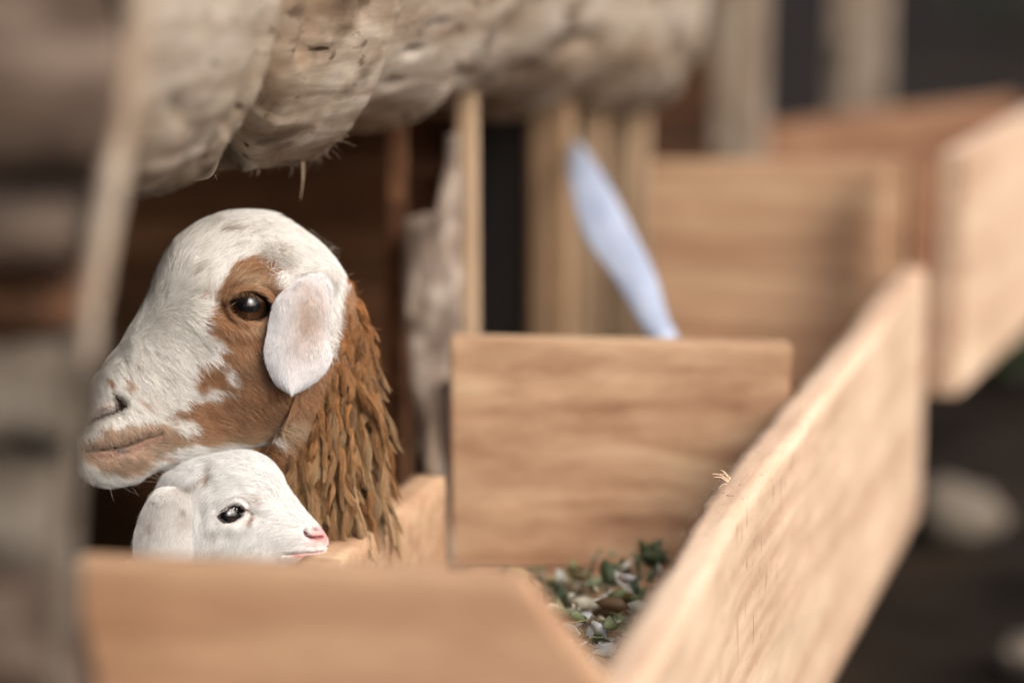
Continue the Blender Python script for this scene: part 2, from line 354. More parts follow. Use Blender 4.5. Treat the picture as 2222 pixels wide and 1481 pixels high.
# ------------------------------------------------------------ big weathered log
def build_log(corr=None, measure=False):
    XC = -.86
    ys = np.linspace(1.15, 3.45, 330); nc = 220
    bot_px = [(150, 440), (250, 415), (330, 388), (400, 388), (480, 380), (540, 365), (600, 335), (660, 305), (720, 288), (780, 262), (840, 243), (900, 240), (960, 246), (1010, 272), (1070, 280), (1120, 250), (1180, 236), (1260, 245), (1340, 235), (1400, 225), (1480, 235), (1530, 240)]
    bp = np.array([atx(px, py, -.735) for px, py in bot_px]); bz = np.interp(ys, bp[:, 1], bp[:, 2])
    sh = corr(ys) if corr is not None else 0*ys; bz = bz+sh
    V = []; th = np.linspace(0, 2*pi, nc, endpoint=False)
    r0 = .19
    for y, zb in zip(ys, bz):
        r = r0
        zc = zb+r*.93
        V.append(np.c_[XC+.155*np.sign(np.sin(th))*abs(np.sin(th))**.8, np.full(nc, y), zc-r*np.sign(np.cos(th))*abs(np.cos(th))**.85])
    V = np.array(V)
    n_ = np.stack([np.sin(th)[None]*np.ones((len(ys), 1)), np.zeros((len(ys), nc)), -np.cos(th)[None]*np.ones((len(ys), 1))], -1)
    px, py = proj(V.reshape(-1, 3)); px = px.reshape(len(ys), nc); py = py.reshape(len(ys), nc)
    near = (V[..., 0] > XC).astype(float)
    W0 = V-np.stack([0*sh, 0*sh, sh], -1)[:, None]
    Q = W0*np.array([1, .45, 1])+.02*np.stack([fbm(W0, 6, 41, 2), 0*V[..., 0], fbm(W0, 6, 42, 2)], -1)
    d = .008*fbm(Q, 3.2, 1, 2)+.0008*fbm(Q*np.array([1.6, .25, 1.6]), 34, 2, 4)+.0006*fbm(W0*np.array([1, .4, 1]), 160, 6, 2)
    ridg = 1-np.abs(fbm(Q*np.array([1, .3, 1]), 22, 21, 2)); lc_ = np.abs(fbm(Q*np.array([1, .05, 1]), 15, 77, 2)); d += .0008*ridg-.0016*sstep(.045, .0, lc_); d *= np.where(n_[..., 2] < -.75, .7, 1)
    # crease, knot hole, loose slab on the near end
    crease = pdist(px, py, [(640, -80), (628, 60), (612, 150), (575, 250), (515, 330), (480, 400)])
    d -= near*(.030*np.exp(-(crease/22)**2))
    d += near*.012*sstep(60, -20, px-600+(py-100)*.35)*sstep(-30, 60, px-250)
    d -= near*.03*gau(px, py, 535, 310, 40, 24, -50)
    crease2 = pdist(px, py, [(700, -60), (690, 60), (670, 140)]); d -= near*.014*np.exp(-(crease2/9)**2)
    for (cx, cy, sx, sy, am) in [(905, 120, 16, 8, .010), (800, 30, 12, 9, .009), (700, 120, 30, 10, .006), (372, 235, 22, 30, .006), (1010, 170, 30, 12, .008), (960, 60, 25, 9, .006), (860, 190, 24, 8, .006), (1130, 150, 40, 14, .008), (1250, 90, 60, 16, .010), (1480, 130, 22, 70, .012)]:
        d -= near*am*gau(px, py, cx, cy, sx, sy, -15)
    V = V+n_*d[..., None]
    # ragged lower lip
    V = V.reshape(-1, 3); i = np.arange(len(ys)-1)[:, None]; j = np.arange(nc)[None]
    F = np.stack([i*nc+j, i*nc+(j+1) % nc, (i+1)*nc+(j+1) % nc, (i+1)*nc+j], -1).reshape(-1, 4)[:, ::-1]
    F = F.tolist(); F.append(list(range(nc))); F.append([(len(ys)-1)*nc+k for k in range(nc)][::-1])
    if corr is None or measure:
        px, py = proj(V); D_ = (V-CAM)@H3; bx = np.arange(160, 1500, 10); e_ = []; yy = []
        for b in bx:
            m_ = (abs(px-b) < 9); k = np.argmax(np.where(m_, py, -1e9)); e_.append((py[k]-np.interp(b, *zip(*bot_px)))*D_[k]/FPX); yy.append(V[k, 1])
        o_ = np.argsort(yy); yy = np.array(yy)[o_]; e_ = np.convolve(np.pad(np.array(e_)[o_], 1, 'edge'), [.25, .5, .25], 'valid')
        return lambda y: np.interp(y, yy, e_)
    c0 = np.array([XC, 2.2, 1.1])
    o = mesh_obj('log', V-c0, F, M_LOG); o.location = c0
    o.data.polygons[-1].use_smooth = False; o.data.polygons[-2].use_smooth = False
    px, py = proj(V); D_ = (V-CAM)@H3; bx = np.arange(200, 1500, 12); prof = []
    for b in bx:
        m_ = (abs(px-b) < 9); k = np.argmax(np.where(m_, py, -1e9)); prof.append((py[k], D_[k]))
    prof = np.array(prof); import_prof = (bx, prof[:, 0], prof[:, 1])
    return tag(o, 'big weathered grey log with cracks and a knot hole hanging over the sheep', 'log'), c0, import_prof
corr1 = build_log()
corr2 = build_log(corr1, True); c12 = lambda y: corr1(y)+.8*corr2(y)
corr3 = build_log(c12, True)
log, lc, (LBX, LBY, LBD) = build_log(lambda y: c12(y)+.7*corr3(y))
def under(px, dy=-5): return at(px, np.interp(px, LBX, LBY)+dy, np.interp(px, LBX, LBD)-.002)
# frayed fibres under the log
P = []; r_ = []
for k in range(130):
    px = rng.normal(690, 26); p0 = under(px, rng.uniform(-16, -2))
    L = abs(rng.normal(.003, .004)); q = p0+np.array([rng.normal(0, .6*L+.002), rng.normal(0, .003), -L]); P.append([p0, (p0+q)/2+rng.normal(0, .0012, 3), q]); r_.append(rng.uniform(.0001, .0004))
for (px, L, w) in [(655, .036, .0011), (659, .024, .0008), (632, .014, .0012), (606, .008, .0007), (560, .008, .0016), (545, .007, .001)]:
    p0 = under(px); q = p0+np.array([-.002, 0, -L]); P.append([p0, (p0+q)/2+np.array([.0015, 0, 0]), q]); r_.append(w)
for k in range(220):
    px = rng.uniform(460, 1000); p0 = under(px, -3)
    L = abs(rng.normal(0, .002)); q = p0+np.array([rng.normal(0, .002), 0, -L-.0005]); P.append([p0, (p0+q)/2, q]); r_.append(rng.uniform(.0001, .0003))
PP = np.array([catmull(np.array(p), np.linspace(0, 2, 6)) for p in P]); RR = np.linspace(1, .15, 6)[None]*np.array(r_)[:, None]
cc = np.array([(.35, .26, .18)])*rng.uniform(.5, 1.4, (len(P), 1))
hair_obj('frayed_fibres', PP-lc, RR, cc, M_HAIR, log)

# ------------------------------------------------------------ near left: stacked rough slabs and the lath
def near_slab(pts, mat, label, D, seed):
    o = slab('rough_slab', pts, D, .07, mat, .013, seed); return tag(o, label, 'slab', 'slabs stacked at the left edge')
near_slab([(-260, -140), (268, -140), (240, 150), (205, 330), (-260, 345)], M_SLAB, 'blurred brown slab at the top of the stack on the left edge', 1.34, 3)
near_slab([(-260, 350), (200, 335), (180, 545), (-260, 560)], M_SLAB, 'blurred brown grey slab second in the stack on the left edge', 1.38, 4)
near_slab([(-260, 565), (175, 560), (150, 700), (-260, 720)], M_DARKB, 'dark brown slab in the middle of the stack on the left edge', 1.42, 5)
near_slab([(-260, 730), (150, 750), (140, 960), (-260, 985)], M_SLABG, 'pale greenish grey slab beside the muzzle of the big sheep', 1.36, 6)
near_slab([(-260, 990), (138, 970), (115, 1240), (-260, 1250)], M_SLABG, 'mossy slab at the left edge, level with the lamb', 1.38, 7)
near_slab([(-260, 1255), (112, 1250), (125, 1560), (-260, 1560)], M_SLAB, 'lowest brown slab left of the nearest divider board', 1.36, 8)
def pole(name, pts, rad, mat, label, cat, seed=2):
    P0 = np.array([at(*p) for p in pts]); t = np.linspace(0, len(P0)-1, 60); C = catmull(P0, t); nc = 14
    T = np.gradient(C, axis=0); T /= np.linalg.norm(T, axis=1)[:, None]; A = np.cross(T, H3); A /= np.linalg.norm(A, axis=1)[:, None]; B = np.cross(T, A)
    th = np.linspace(0, 2*pi, nc, endpoint=False); r = np.interp(t, np.arange(len(rad)), rad)
    V = C[:, None]+(A[:, None]*np.cos(th)[None, :, None]+B[:, None]*np.sin(th)[None, :, None])*r[:, None, None]
    V = V+(fbm(V, 40, seed, 3)*.002)[..., None]*(-H3)
    V = V.reshape(-1, 3); i = np.arange(59)[:, None]; j = np.arange(nc)[None]
    F = np.stack([i*nc+j, i*nc+(j+1) % nc, (i+1)*nc+(j+1) % nc, (i+1)*nc+j], -1).reshape(-1, 4).tolist()
    F.append(list(range(nc))[::-1]); F.append([59*nc+k for k in range(nc)])
    c0 = V.mean(0); o = mesh_obj(name, V-c0, F, mat); o.location = c0
    return tag(o, label, cat)
pole('lath', [(312, -120, 1.36), (282, 200, 1.36), (226, 480, 1.36), (184, 790, 1.36)], [.010, .009, .0075, .005], M_WEATH, 'thin tan lath running down from the log at the left of the opening', 'lath')
pole('stick', [(176, 690, 1.33), (160, 900, 1.33), (144, 1180, 1.33), (126, 1400, 1.33), (122, 1560, 1.33)], [.004, .005, .006, .006, .006], M_SLABG, 'slim olive green stick crossing in front of the muzzle of the big sheep', 'stick')

# ------------------------------------------------------------ bluish white strip
def strip():
    L_ = [(1244, 305), (1234, 345), (1238, 408), (1266, 511), (1326, 596), (1377, 681), (1402, 724), (1450, 810)]
    R_ = [(1250, 303), (1278, 335), (1326, 408), (1380, 511), (1422, 596), (1447, 681), (1468, 724), (1502, 810)]
    D = 2.60+.50*np.linspace(1, 0, 8)**2; n = 40; t = np.linspace(0, 7, n)
    A = catmull(np.array([at(*p, d) for p, d in zip(L_, D)]), t); B = catmull(np.array([at(*p, d) for p, d in zip(R_, D)]), t)
    m = 12; u = np.linspace(0, 1, m); V = A[:, None]*(1-u)[None, :, None]+B[:, None]*u[None, :, None]
    V = V-H3*(.010*np.sin(u*pi))[None, :, None]
    Vb = V+H3*.002; V2 = np.concatenate([V.reshape(-1, 3), Vb.reshape(-1, 3)]); F = []
    k = n*m
    for i in range(n-1):
        for j in range(m-1):
            a_, b_, c_, d_ = i*m+j, i*m+j+1, (i+1)*m+j+1, (i+1)*m+j; F.append((a_, d_, c_, b_)); F.append((k+a_, k+b_, k+c_, k+d_))
    for i in range(n-1):
        F.append((i*m, k+i*m, k+(i+1)*m, (i+1)*m)); F.append((i*m+m-1, (i+1)*m+m-1, k+(i+1)*m+m-1, k+i*m+m-1))
    for j in range(m-1):
        F.append((j, j+1, k+j+1, k+j)); q = (n-1)*m; F.append((q+j, k+q+j, k+q+j+1, q+j+1))
    mt, t_, b = newmat('brushed_metal'); b.inputs['Metallic'].default_value = .25; b.inputs['Roughness'].default_value = .65
    no = t_.nodes.new('ShaderNodeTexNoise'); no.inputs['Scale'].default_value = 9; cr = t_.nodes.new('ShaderNodeValToRGB')
    cr.color_ramp.elements[0].color = (.20, .25, .36, 1); cr.color_ramp.elements[1].color = (.46, .51, .60, 1)
    t_.links.new(no.outputs[0], cr.inputs[0]); t_.links.new(cr.outputs[0], b.inputs['Base Color'])
    c0 = V2.mean(0); o = mesh_obj('metal_strip', V2-c0, F, mt); o.location = c0
    tag(o, 'curved bluish white metal strip leaning behind the middle divider board', 'strip')
strip()

# ------------------------------------------------------------ barn shell
def struct_box(name, lo, hi, mat, label, cat):
    return tag(box(name, lo, hi, mat, bevel=0), label, cat)
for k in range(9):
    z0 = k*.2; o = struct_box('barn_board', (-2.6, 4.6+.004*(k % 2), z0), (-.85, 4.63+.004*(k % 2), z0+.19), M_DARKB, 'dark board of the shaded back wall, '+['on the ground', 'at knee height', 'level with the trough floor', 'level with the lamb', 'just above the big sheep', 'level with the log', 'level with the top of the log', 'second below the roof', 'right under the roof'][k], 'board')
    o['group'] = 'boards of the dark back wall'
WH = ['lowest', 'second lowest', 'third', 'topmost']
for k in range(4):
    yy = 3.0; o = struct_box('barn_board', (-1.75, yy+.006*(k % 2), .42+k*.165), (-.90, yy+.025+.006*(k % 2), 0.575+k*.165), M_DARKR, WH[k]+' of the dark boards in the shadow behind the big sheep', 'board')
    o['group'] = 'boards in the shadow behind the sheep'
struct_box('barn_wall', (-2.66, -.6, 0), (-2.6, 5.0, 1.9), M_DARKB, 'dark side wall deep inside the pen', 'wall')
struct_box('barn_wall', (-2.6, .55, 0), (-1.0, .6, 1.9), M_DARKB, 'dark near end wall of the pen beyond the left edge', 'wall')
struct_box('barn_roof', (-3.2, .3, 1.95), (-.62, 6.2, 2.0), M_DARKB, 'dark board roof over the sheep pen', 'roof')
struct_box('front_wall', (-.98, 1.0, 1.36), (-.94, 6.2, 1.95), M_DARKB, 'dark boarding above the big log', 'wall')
# ------------------------------------------------------------ ground and surroundings
gm, gt, gb = newmat('dark_soil')
no = gt.nodes.new('ShaderNodeTexNoise'); no.inputs['Scale'].default_value = 3.0; no.inputs['Detail'].default_value = 9
cr = gt.nodes.new('ShaderNodeValToRGB'); e = cr.color_ramp.elements; e[0].position = .35; e[0].color = (.006, .0045, .003, 1); e[1].position = .75; e[1].color = (.030, .021, .014, 1); gb.inputs['Specular IOR Level'].default_value = .05
tc = gt.nodes.new('ShaderNodeTexCoord'); gt.links.new(tc.outputs['Object'], no.inputs['Vector']); gt.links.new(no.outputs[0], cr.inputs[0]); gt.links.new(cr.outputs[0], gb.inputs['Base Color'])
bp = gt.nodes.new('ShaderNodeBump'); bp.inputs['Distance'].default_value = .03; gt.links.new(no.outputs[0], bp.inputs['Height']); gt.links.new(bp.outputs[0], gb.inputs['Normal']); gb.inputs['Roughness'].default_value = .95
g = 150; V = []; F = []
xs = np.concatenate([[-200, -60], np.linspace(-8, 12, 60), [60, 200]]); ysg = np.concatenate([[-200, -60], np.linspace(-8, 24, 80), [60, 200]])
X, Y = np.meshgrid(xs, ysg); Z = .03*n2(X, Y, 1.3, 4, 3)*(np.abs(X) < 12)-.03
V = np.stack([X, Y, Z], -1).reshape(-1, 3); nx = len(xs); i = np.arange(len(ysg)-1)[:, None]; j = np.arange(nx-1)[None]
F = np.stack([i*nx+j, i*nx+j+1, (i+1)*nx+j+1, (i+1)*nx+j], -1).reshape(-1, 4)
tag(mesh_obj('ground', V, F, gm), kind='structure')
sm, st, sb = newmat('stone'); no = st.nodes.new('ShaderNodeTexNoise'); no.inputs['Scale'].default_value = 14; no.inputs['Detail'].default_value = 6
cr = st.nodes.new('ShaderNodeValToRGB'); cr.color_ramp.elements[0].color = (.06, .048, .036, 1); cr.color_ramp.elements[1].color = (.20, .165, .125, 1)
st.links.new(no.outputs[0], cr.inputs[0]); st.links.new(cr.outputs[0], sb.inputs['Base Color']); sb.inputs['Roughness'].default_value = .9
def rock(px, py, r, label, z=0, squash=.7, seed=0):
    c = atz(px, py, z); bm = bmesh.new(); bmesh.ops.create_icosphere(bm, subdivisions=4, radius=1)
    V = np.array([v.co[:] for v in bm.verts]); V = V*(1+.28*fbm(V+seed*7.1, 1.1, seed, 4))[:, None]*r; V[:, 2] *= squash; V[:, 2] = np.maximum(V[:, 2], -.3*r)
    for v, q in zip(bm.verts, V): v.co = Vector(q)
    me = bpy.data.meshes.new('rock'); bm.to_mesh(me); bm.free(); me.materials.append(sm)
    o = bpy.data.objects.new('rock', me); COL.objects.link(o); o.location = (c[0], c[1], .1*r); tag(o, label, 'rock')
rock(2085, 1130, .085, 'brownish rock on the dark ground right of the long plank', seed=1)
rock(2235, 1430, .045, 'pale rock on the dark ground in the bottom right corner', seed=2)
#rock(1930, 1330, .04, 'small dim rock on the ground under the end of the long plank', seed=4)
#rock(2235, 960, .06, 'dim rock at the right edge above the brownish rock', seed=5)
# dark shrubs far right
lm, lt, lb = newmat('dark_leaf'); a_ = lt.nodes.new('ShaderNodeAttribute'); a_.attribute_name = 'col'; lt.links.new(a_.outputs['Color'], lb.inputs['Base Color']); lb.inputs['Roughness'].default_value = .6
def leaves(name, centers, size, cols, mat, squash=1.0, parent=None, loc=(0, 0, 0), r=rng):
    n = len(centers); a = r.normal(size=(n, 3)); a[:, 2] *= squash; a /= np.linalg.norm(a, axis=1)[:, None]
    b = np.cross(a, r.normal(size=(n, 3))); b /= np.linalg.norm(b, axis=1)[:, None]; c = np.cross(a, b)
    size = np.asarray(size)[:, None]
    us = [(-1, 0, 0), (-.4, .42, .1), (.4, .36, .12), (1, 0, -.1), (.4, -.36, .12), (-.4, -.42, .1)]
    V = np.stack([centers+size*(u*a+v*b+w*c) for u, v, w in us], 1).reshape(-1, 3)
    i = np.arange(n)[:, None]*6; F = np.concatenate([i+np.array([[0, 1, 5]]), ]).tolist()
    F = []
    for q in range(n):
        o_ = q*6; F += [(o_, o_+1, o_+5), (o_+1, o_+2, o_+4, o_+5), (o_+2, o_+3, o_+4)]
    o = mesh_obj(name, V-np.array(loc), F, mat, parent, True, np.repeat(cols, 6, 0))
    return o
def shrub(px, py, z, R_, label, green):
    c = atz(px, py, z); e_ = empty('shrub', (c[0], c[1], 0)); tag(e_, label, 'shrub')
    n = 1500; d = rng.normal(size=(n, 3)); d /= np.linalg.norm(d, axis=1)[:, None]; rr = R_*(rng.uniform(.35, 1, n))**.5
    P_ = d*rr[:, None]*np.array([1, 1, .8]); P_[:, 2] += R_*.75; P_ *= (1+.25*fbm(P_+c, 3, 4, 2))[:, None]; P_ = P_[P_[:, 2] > .03]; n = len(P_)
    cols = np.array([green])*rng.uniform(.5, 1.5, (n, 1)); leaves('crown', P_, rng.uniform(.03, .07, n), cols, lm, parent=e_)
    for k in range(4):
        a0 = rng.uniform(0, 6.28); q = Vector((cos(a0)*R_*.5, sin(a0)*R_*.5, R_*.9)); bm = bmesh.new()
        bmesh.ops.create_cone(bm, segments=7, radius1=.025, radius2=.008, depth=q.length, cap_ends=True, matrix=Matrix.Translation(q/2) @ q.to_track_quat('Z', 'Y').to_matrix().to_4x4())
        me = bpy.data.meshes.new('stem'); bm.to_mesh(me); bm.free(); me.materials.append(M_SLAB); oo = bpy.data.objects.new('stem', me); COL.objects.link(oo); oo.parent = e_
shrub(2230, 60, 0, .9, 'dark green shrub in the top right corner behind the troughs', (.035, .04, .015))
shrub(2080, -40, 0, 1.1, 'dark brownish shrub at the top right, left of the green one', (.035, .024, .016))
shrub(2190, 790, 0, .16, 'low dark green plant on the ground right of the farthest plank', (.03, .04, .015))

# ------------------------------------------------------------ feed in the trough
n = 640; C_ = np.stack([rng.uniform(XI+.05, XO-.06, n), rng.uniform(1.45, 2.2, n), np.full(n, .447)], 1)
C_[:, 2] += .052*np.exp(-((C_[:, 0]+.50)/.10)**2)*rng.uniform(.1, 1.1, n)
pal = np.array([(.05, .075, .03), (.08, .10, .045), (.50, .50, .44), (.62, .63, .62), (.30, .24, .10), (.12, .07, .03), (.38, .36, .20), (.03, .055, .025), (.22, .26, .12), (.6, .59, .54), (.34, .27, .13), (.5, .47, .36), (.62, .6, .52), (.2, .24, .12)])
ig = np.where(rng.random(n) < sstep(1.98, 2.15, C_[:, 1])*.45, rng.choice([0, 1, 7], n), rng.integers(0, len(pal), n)); cols = pal[ig]*rng.uniform(.7, 1.15, (n, 1))
n3 = 3200; C3 = np.stack([rng.uniform(XI+.04, XO-.04, n3), rng.uniform(1.45, 2.2, n3), rng.uniform(.443, .452, n3)], 1); C3[:, 2] += .045*np.exp(-((C3[:, 0]+.50)/.10)**2)*rng.random(n3)
c3 = np.array([(.44, .40, .28), (.24, .20, .11), (.55, .53, .45), (.16, .19, .10)])[rng.integers(0, 4, n3)]*rng.uniform(.6, 1.1, (n3, 1)); sz_ = np.concatenate([rng.uniform(.007, .019, n), rng.uniform(.002, .005, n3)])
C_ = np.concatenate([C_, C3]); cols = np.concatenate([cols, c3])
fd = leaves('feed', C_, sz_, cols, lm, .45)
sol = fd.modifiers.new('solid', 'SOLIDIFY'); sol.thickness = .0012
tag(fd, 'chopped green leaves and pale husks lying in the trough', 'feed', kind='stuff')

# ============================================================ ANIMALS
class Frame:
    """side plane of a head: (a, b) in photo px, c = px towards the near side"""
    def __init__(s, D, pivot, yaw):
        s.D, s.sc = D, D/FPX; s.O = at(pivot[0], pivot[1], D); s.p = pivot
        s.r = cos(yaw)*R3+sin(yaw)*H3; s.n = -cos(yaw)*H3+sin(yaw)*R3; s.u = U3; s.cy, s.sy = cos(yaw), sin(yaw)
    def w(s, a, b, c=0):        # from silhouette coordinates (photo px of the mid plane)
        a, b, c = np.broadcast_arrays(a, b, c)
        return s.O+s.sc*(((a-s.p[0])/s.cy)[..., None]*s.r-(b-s.p[1])[..., None]*s.u+c[..., None]*s.n)
    def inv(s, P):
        d = (P-s.O)/s.sc; return (d@s.r)*s.cy+s.p[0], -(d@s.u)+s.p[1], d@s.n
    def photo(s, P):            # photo px of the point mirrored to the near side
        a, b, c = s.inv(P); Q = s.w(a, b, np.abs(c)); return (*proj(Q), c)

def loft(st, ts, nc):
    """st: list of (T3, B3, latvec*w, e) ; returns grid V[n, nc, 3]"""
    A = np.array([np.concatenate([s_[0], s_[1], s_[2], [s_[3], s_[4]]]) for s_ in st]); A = catmull(A, ts)
    T, B, L, ex, k = A[:, :3], A[:, 3:6], A[:, 6:9], A[:, 9], A[:, 10]
    th = np.linspace(0, 2*pi, nc, endpoint=False); c, s_ = np.cos(th), np.sin(th)
    M = (T+B)/2; Hh = (T-B)/2
    v = np.sign(c)[None]*np.abs(c)[None]**ex[:, None]
    l = np.sign(s_)[None]*np.abs(s_)[None]**ex[:, None]*(1+k[:, None]*v)
    return M[:, None]+Hh[:, None]*v[..., None]+L[:, None]*l[..., None]
def grid_faces(n, nc):
    i = np.arange(n-1)[:, None]; j = np.arange(nc)[None]
    return np.stack([i*nc+j, i*nc+(j+1) % nc, (i+1)*nc+(j+1) % nc, (i+1)*nc+j], -1).reshape(-1, 4)
def vnormals(V, F):
    n = np.cross(V[F[:, 2]]-V[F[:, 0]], V[F[:, 3]]-V[F[:, 1]]); N = np.zeros_like(V)
    for k in range(4): np.add.at(N, F[:, k], n)
    return N/(np.linalg.norm(N, axis=1)[:, None]+1e-12)
def sample(V, F, N, n, wt):
    a = np.linalg.norm(np.cross(V[F[:, 2]]-V[F[:, 0]], V[F[:, 3]]-V[F[:, 1]]), axis=1)*wt[F].mean(1); cdf = np.cumsum(a)/a.sum()
    f = np.searchsorted(cdf, rng.random(n)); u, v = rng.random((2, n, 1)); q = F[f]
    w = [(1-u)*(1-v), u*(1-v), u*v, (1-u)*v]
    g_ = lambda X: sum(w[k]*X[q[:, k]] for k in range(4))
    nn = g_(N); return g_(V), nn/np.linalg.norm(nn, axis=1)[:, None]
def idw(x, y, ctl, p=3):
    ctl = np.array(ctl, float); w = 1/((x[:, None]-ctl[None, :, 0])**2+(y[:, None]-ctl[None, :, 1])**2+60)**(p/2)
    w /= w.sum(1)[:, None]; d = w@ctl[:, 2:4]; return d/(np.linalg.norm(d, axis=1)[:, None]+1e-9)
def fur(P, N, D3, length, lift, K, r0, jit=.25, bend=.5, curl=0):
    """P roots, N normals, D3 tangent dirs; length[n]"""
    n = len(P); D = D3-(D3*N).sum(1)[:, None]*N; D /= np.linalg.norm(D, axis=1)[:, None]+1e-9
    cl = np.stack([vnoise(P, 140, 31), vnoise(P, 140, 32), vnoise(P, 140, 33)], 1)     # clumps
    D = D+jit*rng.normal(size=(n, 3))+cl*.35; D -= (D*N).sum(1)[:, None]*N; D /= np.linalg.norm(D, axis=1)[:, None]
    t = np.linspace(0, 1, K)[None, :, None]; L = length[:, None, None]; lf = np.asarray(lift).reshape(-1, 1, 1)*np.ones((n, 1, 1))
    side = np.cross(N, D)[:, None]*(rng.normal(size=(n, 1, 1))*.12+curl*np.sin(t*5+rng.random((n, 1, 1))*6)*.15)
    X = P[:, None]+L*(t*D[:, None]+lf*(t*(1-bend*t))*N[:, None]+side*t*t)
    tr = np.linspace(1, .2, K)[None]*(r0*rng.uniform(.7, 1.3, (n, 1)))
    return X, tr

# ------------------------------------------------------------ eyes
def eye_mat(name, iris_in, iris_out, dark):
    m, t, b = newmat(name); a = t.nodes.new('ShaderNodeAttribute'); a.attribute_name = 'col'
    t.links.new(a.outputs['Color'], b.inputs['Base Color']); b.inputs['Roughness'].default_value = .25
    b.inputs['Coat Weight'].default_value = 1; b.inputs['Coat Roughness'].default_value = .03; b.inputs['Specular IOR Level'].default_value = .3
    return m
M_EYE = eye_mat('eye_surface', 0, 0, 0)
def make_eye(fr, cx, cy, c, R, side, parent, tilt, iris=(.10, .04, .012), sclera=(.03, .018, .012)):
    """side=+1 near. centre given in photo px/near side"""
    n, m = 40, 64; la = np.linspace(0, pi, n); lo = np.linspace(0, 2*pi, m, endpoint=False)
    a = cx-c*fr.sy; V = []; cols = []
    for q in la:
        for l in lo:
            x, y, z = R*sin(q)*cos(l), R*sin(q)*sin(l), R*cos(q)
            rho = math.hypot(x, y)/R
            if rho < .5 and z > 0: z += R*.10*(1-(rho/.5)**2)
            V.append(fr.w(np.array(a+x*fr.cy), np.array(cy+y), np.array(side*(c+z))))
            u_, v_ = x/R*cos(tilt)+y/R*sin(tilt), -x/R*sin(tilt)+y/R*cos(tilt)
            k = np.array(sclera)
            if z > 0 and rho < .82:
                k = np.array(iris)*(1+2.2*max(0, sin(l))**2)*(1.0 if rho > .25 else .8)*(1+.5*sin(l*23)*.5)*(1-.6*(rho/.82)**4)
                if (u_/.55)**2+(v_/.34)**2 < 1: k = np.array((.004, .004, .005))
            cols.append(k)
    F = grid_faces(n, m); V = np.array(V); 
    o = mesh_obj('eye', V-np.array(parent.location), F, M_EYE, parent, True, np.array(cols))
    return o

# ------------------------------------------------------------ EWE
FE = Frame(2.135, (500, 760), radians(12))
def hs(T, B, w, ex=.85, k=0.0):
    return (FE.w(np.array(T[0]), np.array(T[1]), 0.), FE.w(np.array(B[0]), np.array(B[1]), 0.), FE.n*FE.sc*w, ex, k)
hxy = np.array([-sin(YAW), cos(YAW), 0]); Zv = np.array([0, 0, 1.])
def bs(c, dv, H, lv, w, ex=.95, k=0.0):
    c = np.array(c, float); dv = np.array(dv, float); dv /= np.linalg.norm(dv); lv = np.array(lv, float); lv /= np.linalg.norm(lv)
    return (c+dv*H, c-dv*H, lv*w, ex, k)
dE = np.array([-.62, .78, 0]); lE = np.array([.78, .62, 0])
ewe_st = [hs((184, 925), (184, 935), 4), hs((176, 900), (182, 972), 34, .8), hs((184, 868), (184, 1010), 52, .8), hs((206, 830), (204, 1036), 63, .8),
  hs((234, 790), (240, 1049), 68, .8), hs((262, 756), (290, 1044), 72, .82, .05), hs((283, 722), (340, 1020), 75, .84, .1), hs((303, 688), (395, 1008), 79, .85, .15),
  hs((322, 650), (450, 998), 88, .86, .2), hs((338, 606), (505, 982), 98, .82, .2), hs((358, 562), (560, 968), 114, .8, .2), hs((386, 522), (610, 960), 126, .8, .18),
  hs((430, 489), (650, 955), 132, .85, .12), hs((490, 468), (668, 960), 132, .9, .1), hs((570, 466), (650, 970), 132, .95, .08), hs((650, 502), (618, 976), 128, .95),
  hs((706, 545), (588, 984), 122, .95), hs((750, 612), (566, 994), 114, .95), hs((780, 700), (556, 1008), 106, .95), hs((790, 800), (562, 1045), 92, .95), hs((788, 920), (612, 1125), 74, .95),
  bs((-.79, 2.01, .55), .7*R3+.5*hxy+.2*Zv, .078, .7*R3*.6-H3*.7, .07), bs((-.81, 2.08, .49), .2*R3+.7*hxy+.5*Zv, .12, R3*.9-.3*hxy, .10),
  bs((-.90, 2.22, .44), Zv+.2*dE, .16, lE, .14), bs((-1.05, 2.42, .43), Zv, .185, lE, .18), bs((-1.22, 2.63, .43), Zv, .18, lE, .18), bs((-1.36, 2.81, .45), Zv, .14, lE, .14), bs((-1.43, 2.9, .46), Zv, .02, lE, .02)]
nH = 20
ts = np.concatenate([np.linspace(0, 4, 70, endpoint=False), np.linspace(4, 14, 190, endpoint=False), np.linspace(14, nH, 80, endpoint=False), np.linspace(nH, len(ewe_st)-1, 60)])
NCE = 340
VE = loft(ewe_st, ts, NCE).reshape(-1, 3); FEf = grid_faces(len(ts), NCE)
tv = np.repeat(ts, NCE)
EYE_E = [(498, 659), (511, 646), (528, 638), (549, 637), (568, 643), (582, 656), (588, 671), (580, 685), (562, 694), (542, 695), (522, 689), (507, 676)]
def crop1(p): return [(160+x/1.763, 420+y/1.763) for x, y in p]
MOUTH_E = [(186, 976), (222, 974), (253, 970), (272, 965), (293, 957), (320, 947), (349, 939)]
NOST_E = [(250, 862), (262, 870), (269, 880), (262, 889), (247, 894), (225, 900), (203, 909), (190, 918)]
px, py, c = FE.photo(VE); hd = (tv < 16.5).astype(float)*sstep(25, 60, np.abs(c)+60*(tv < 3))
ev = sdist(px, py, EYE_E)
d = 12*gau(px, py, 556, 618, 58, 20, 8)+9*gau(px, py, 550, 716, 60, 16, -5)-9*gau(px, py, 470, 668, 34, 30)+5*gau(px, py, 468, 700, 30, 12, 30)
d += 16*gau(px, py, 610, 830, 90, 80)-9*gau(px, py, 430, 880, 60, 50, -20)-6*gau(px, py, 480, 560, 60, 50)+7*gau(px, py, 610, 548, 26, 22)
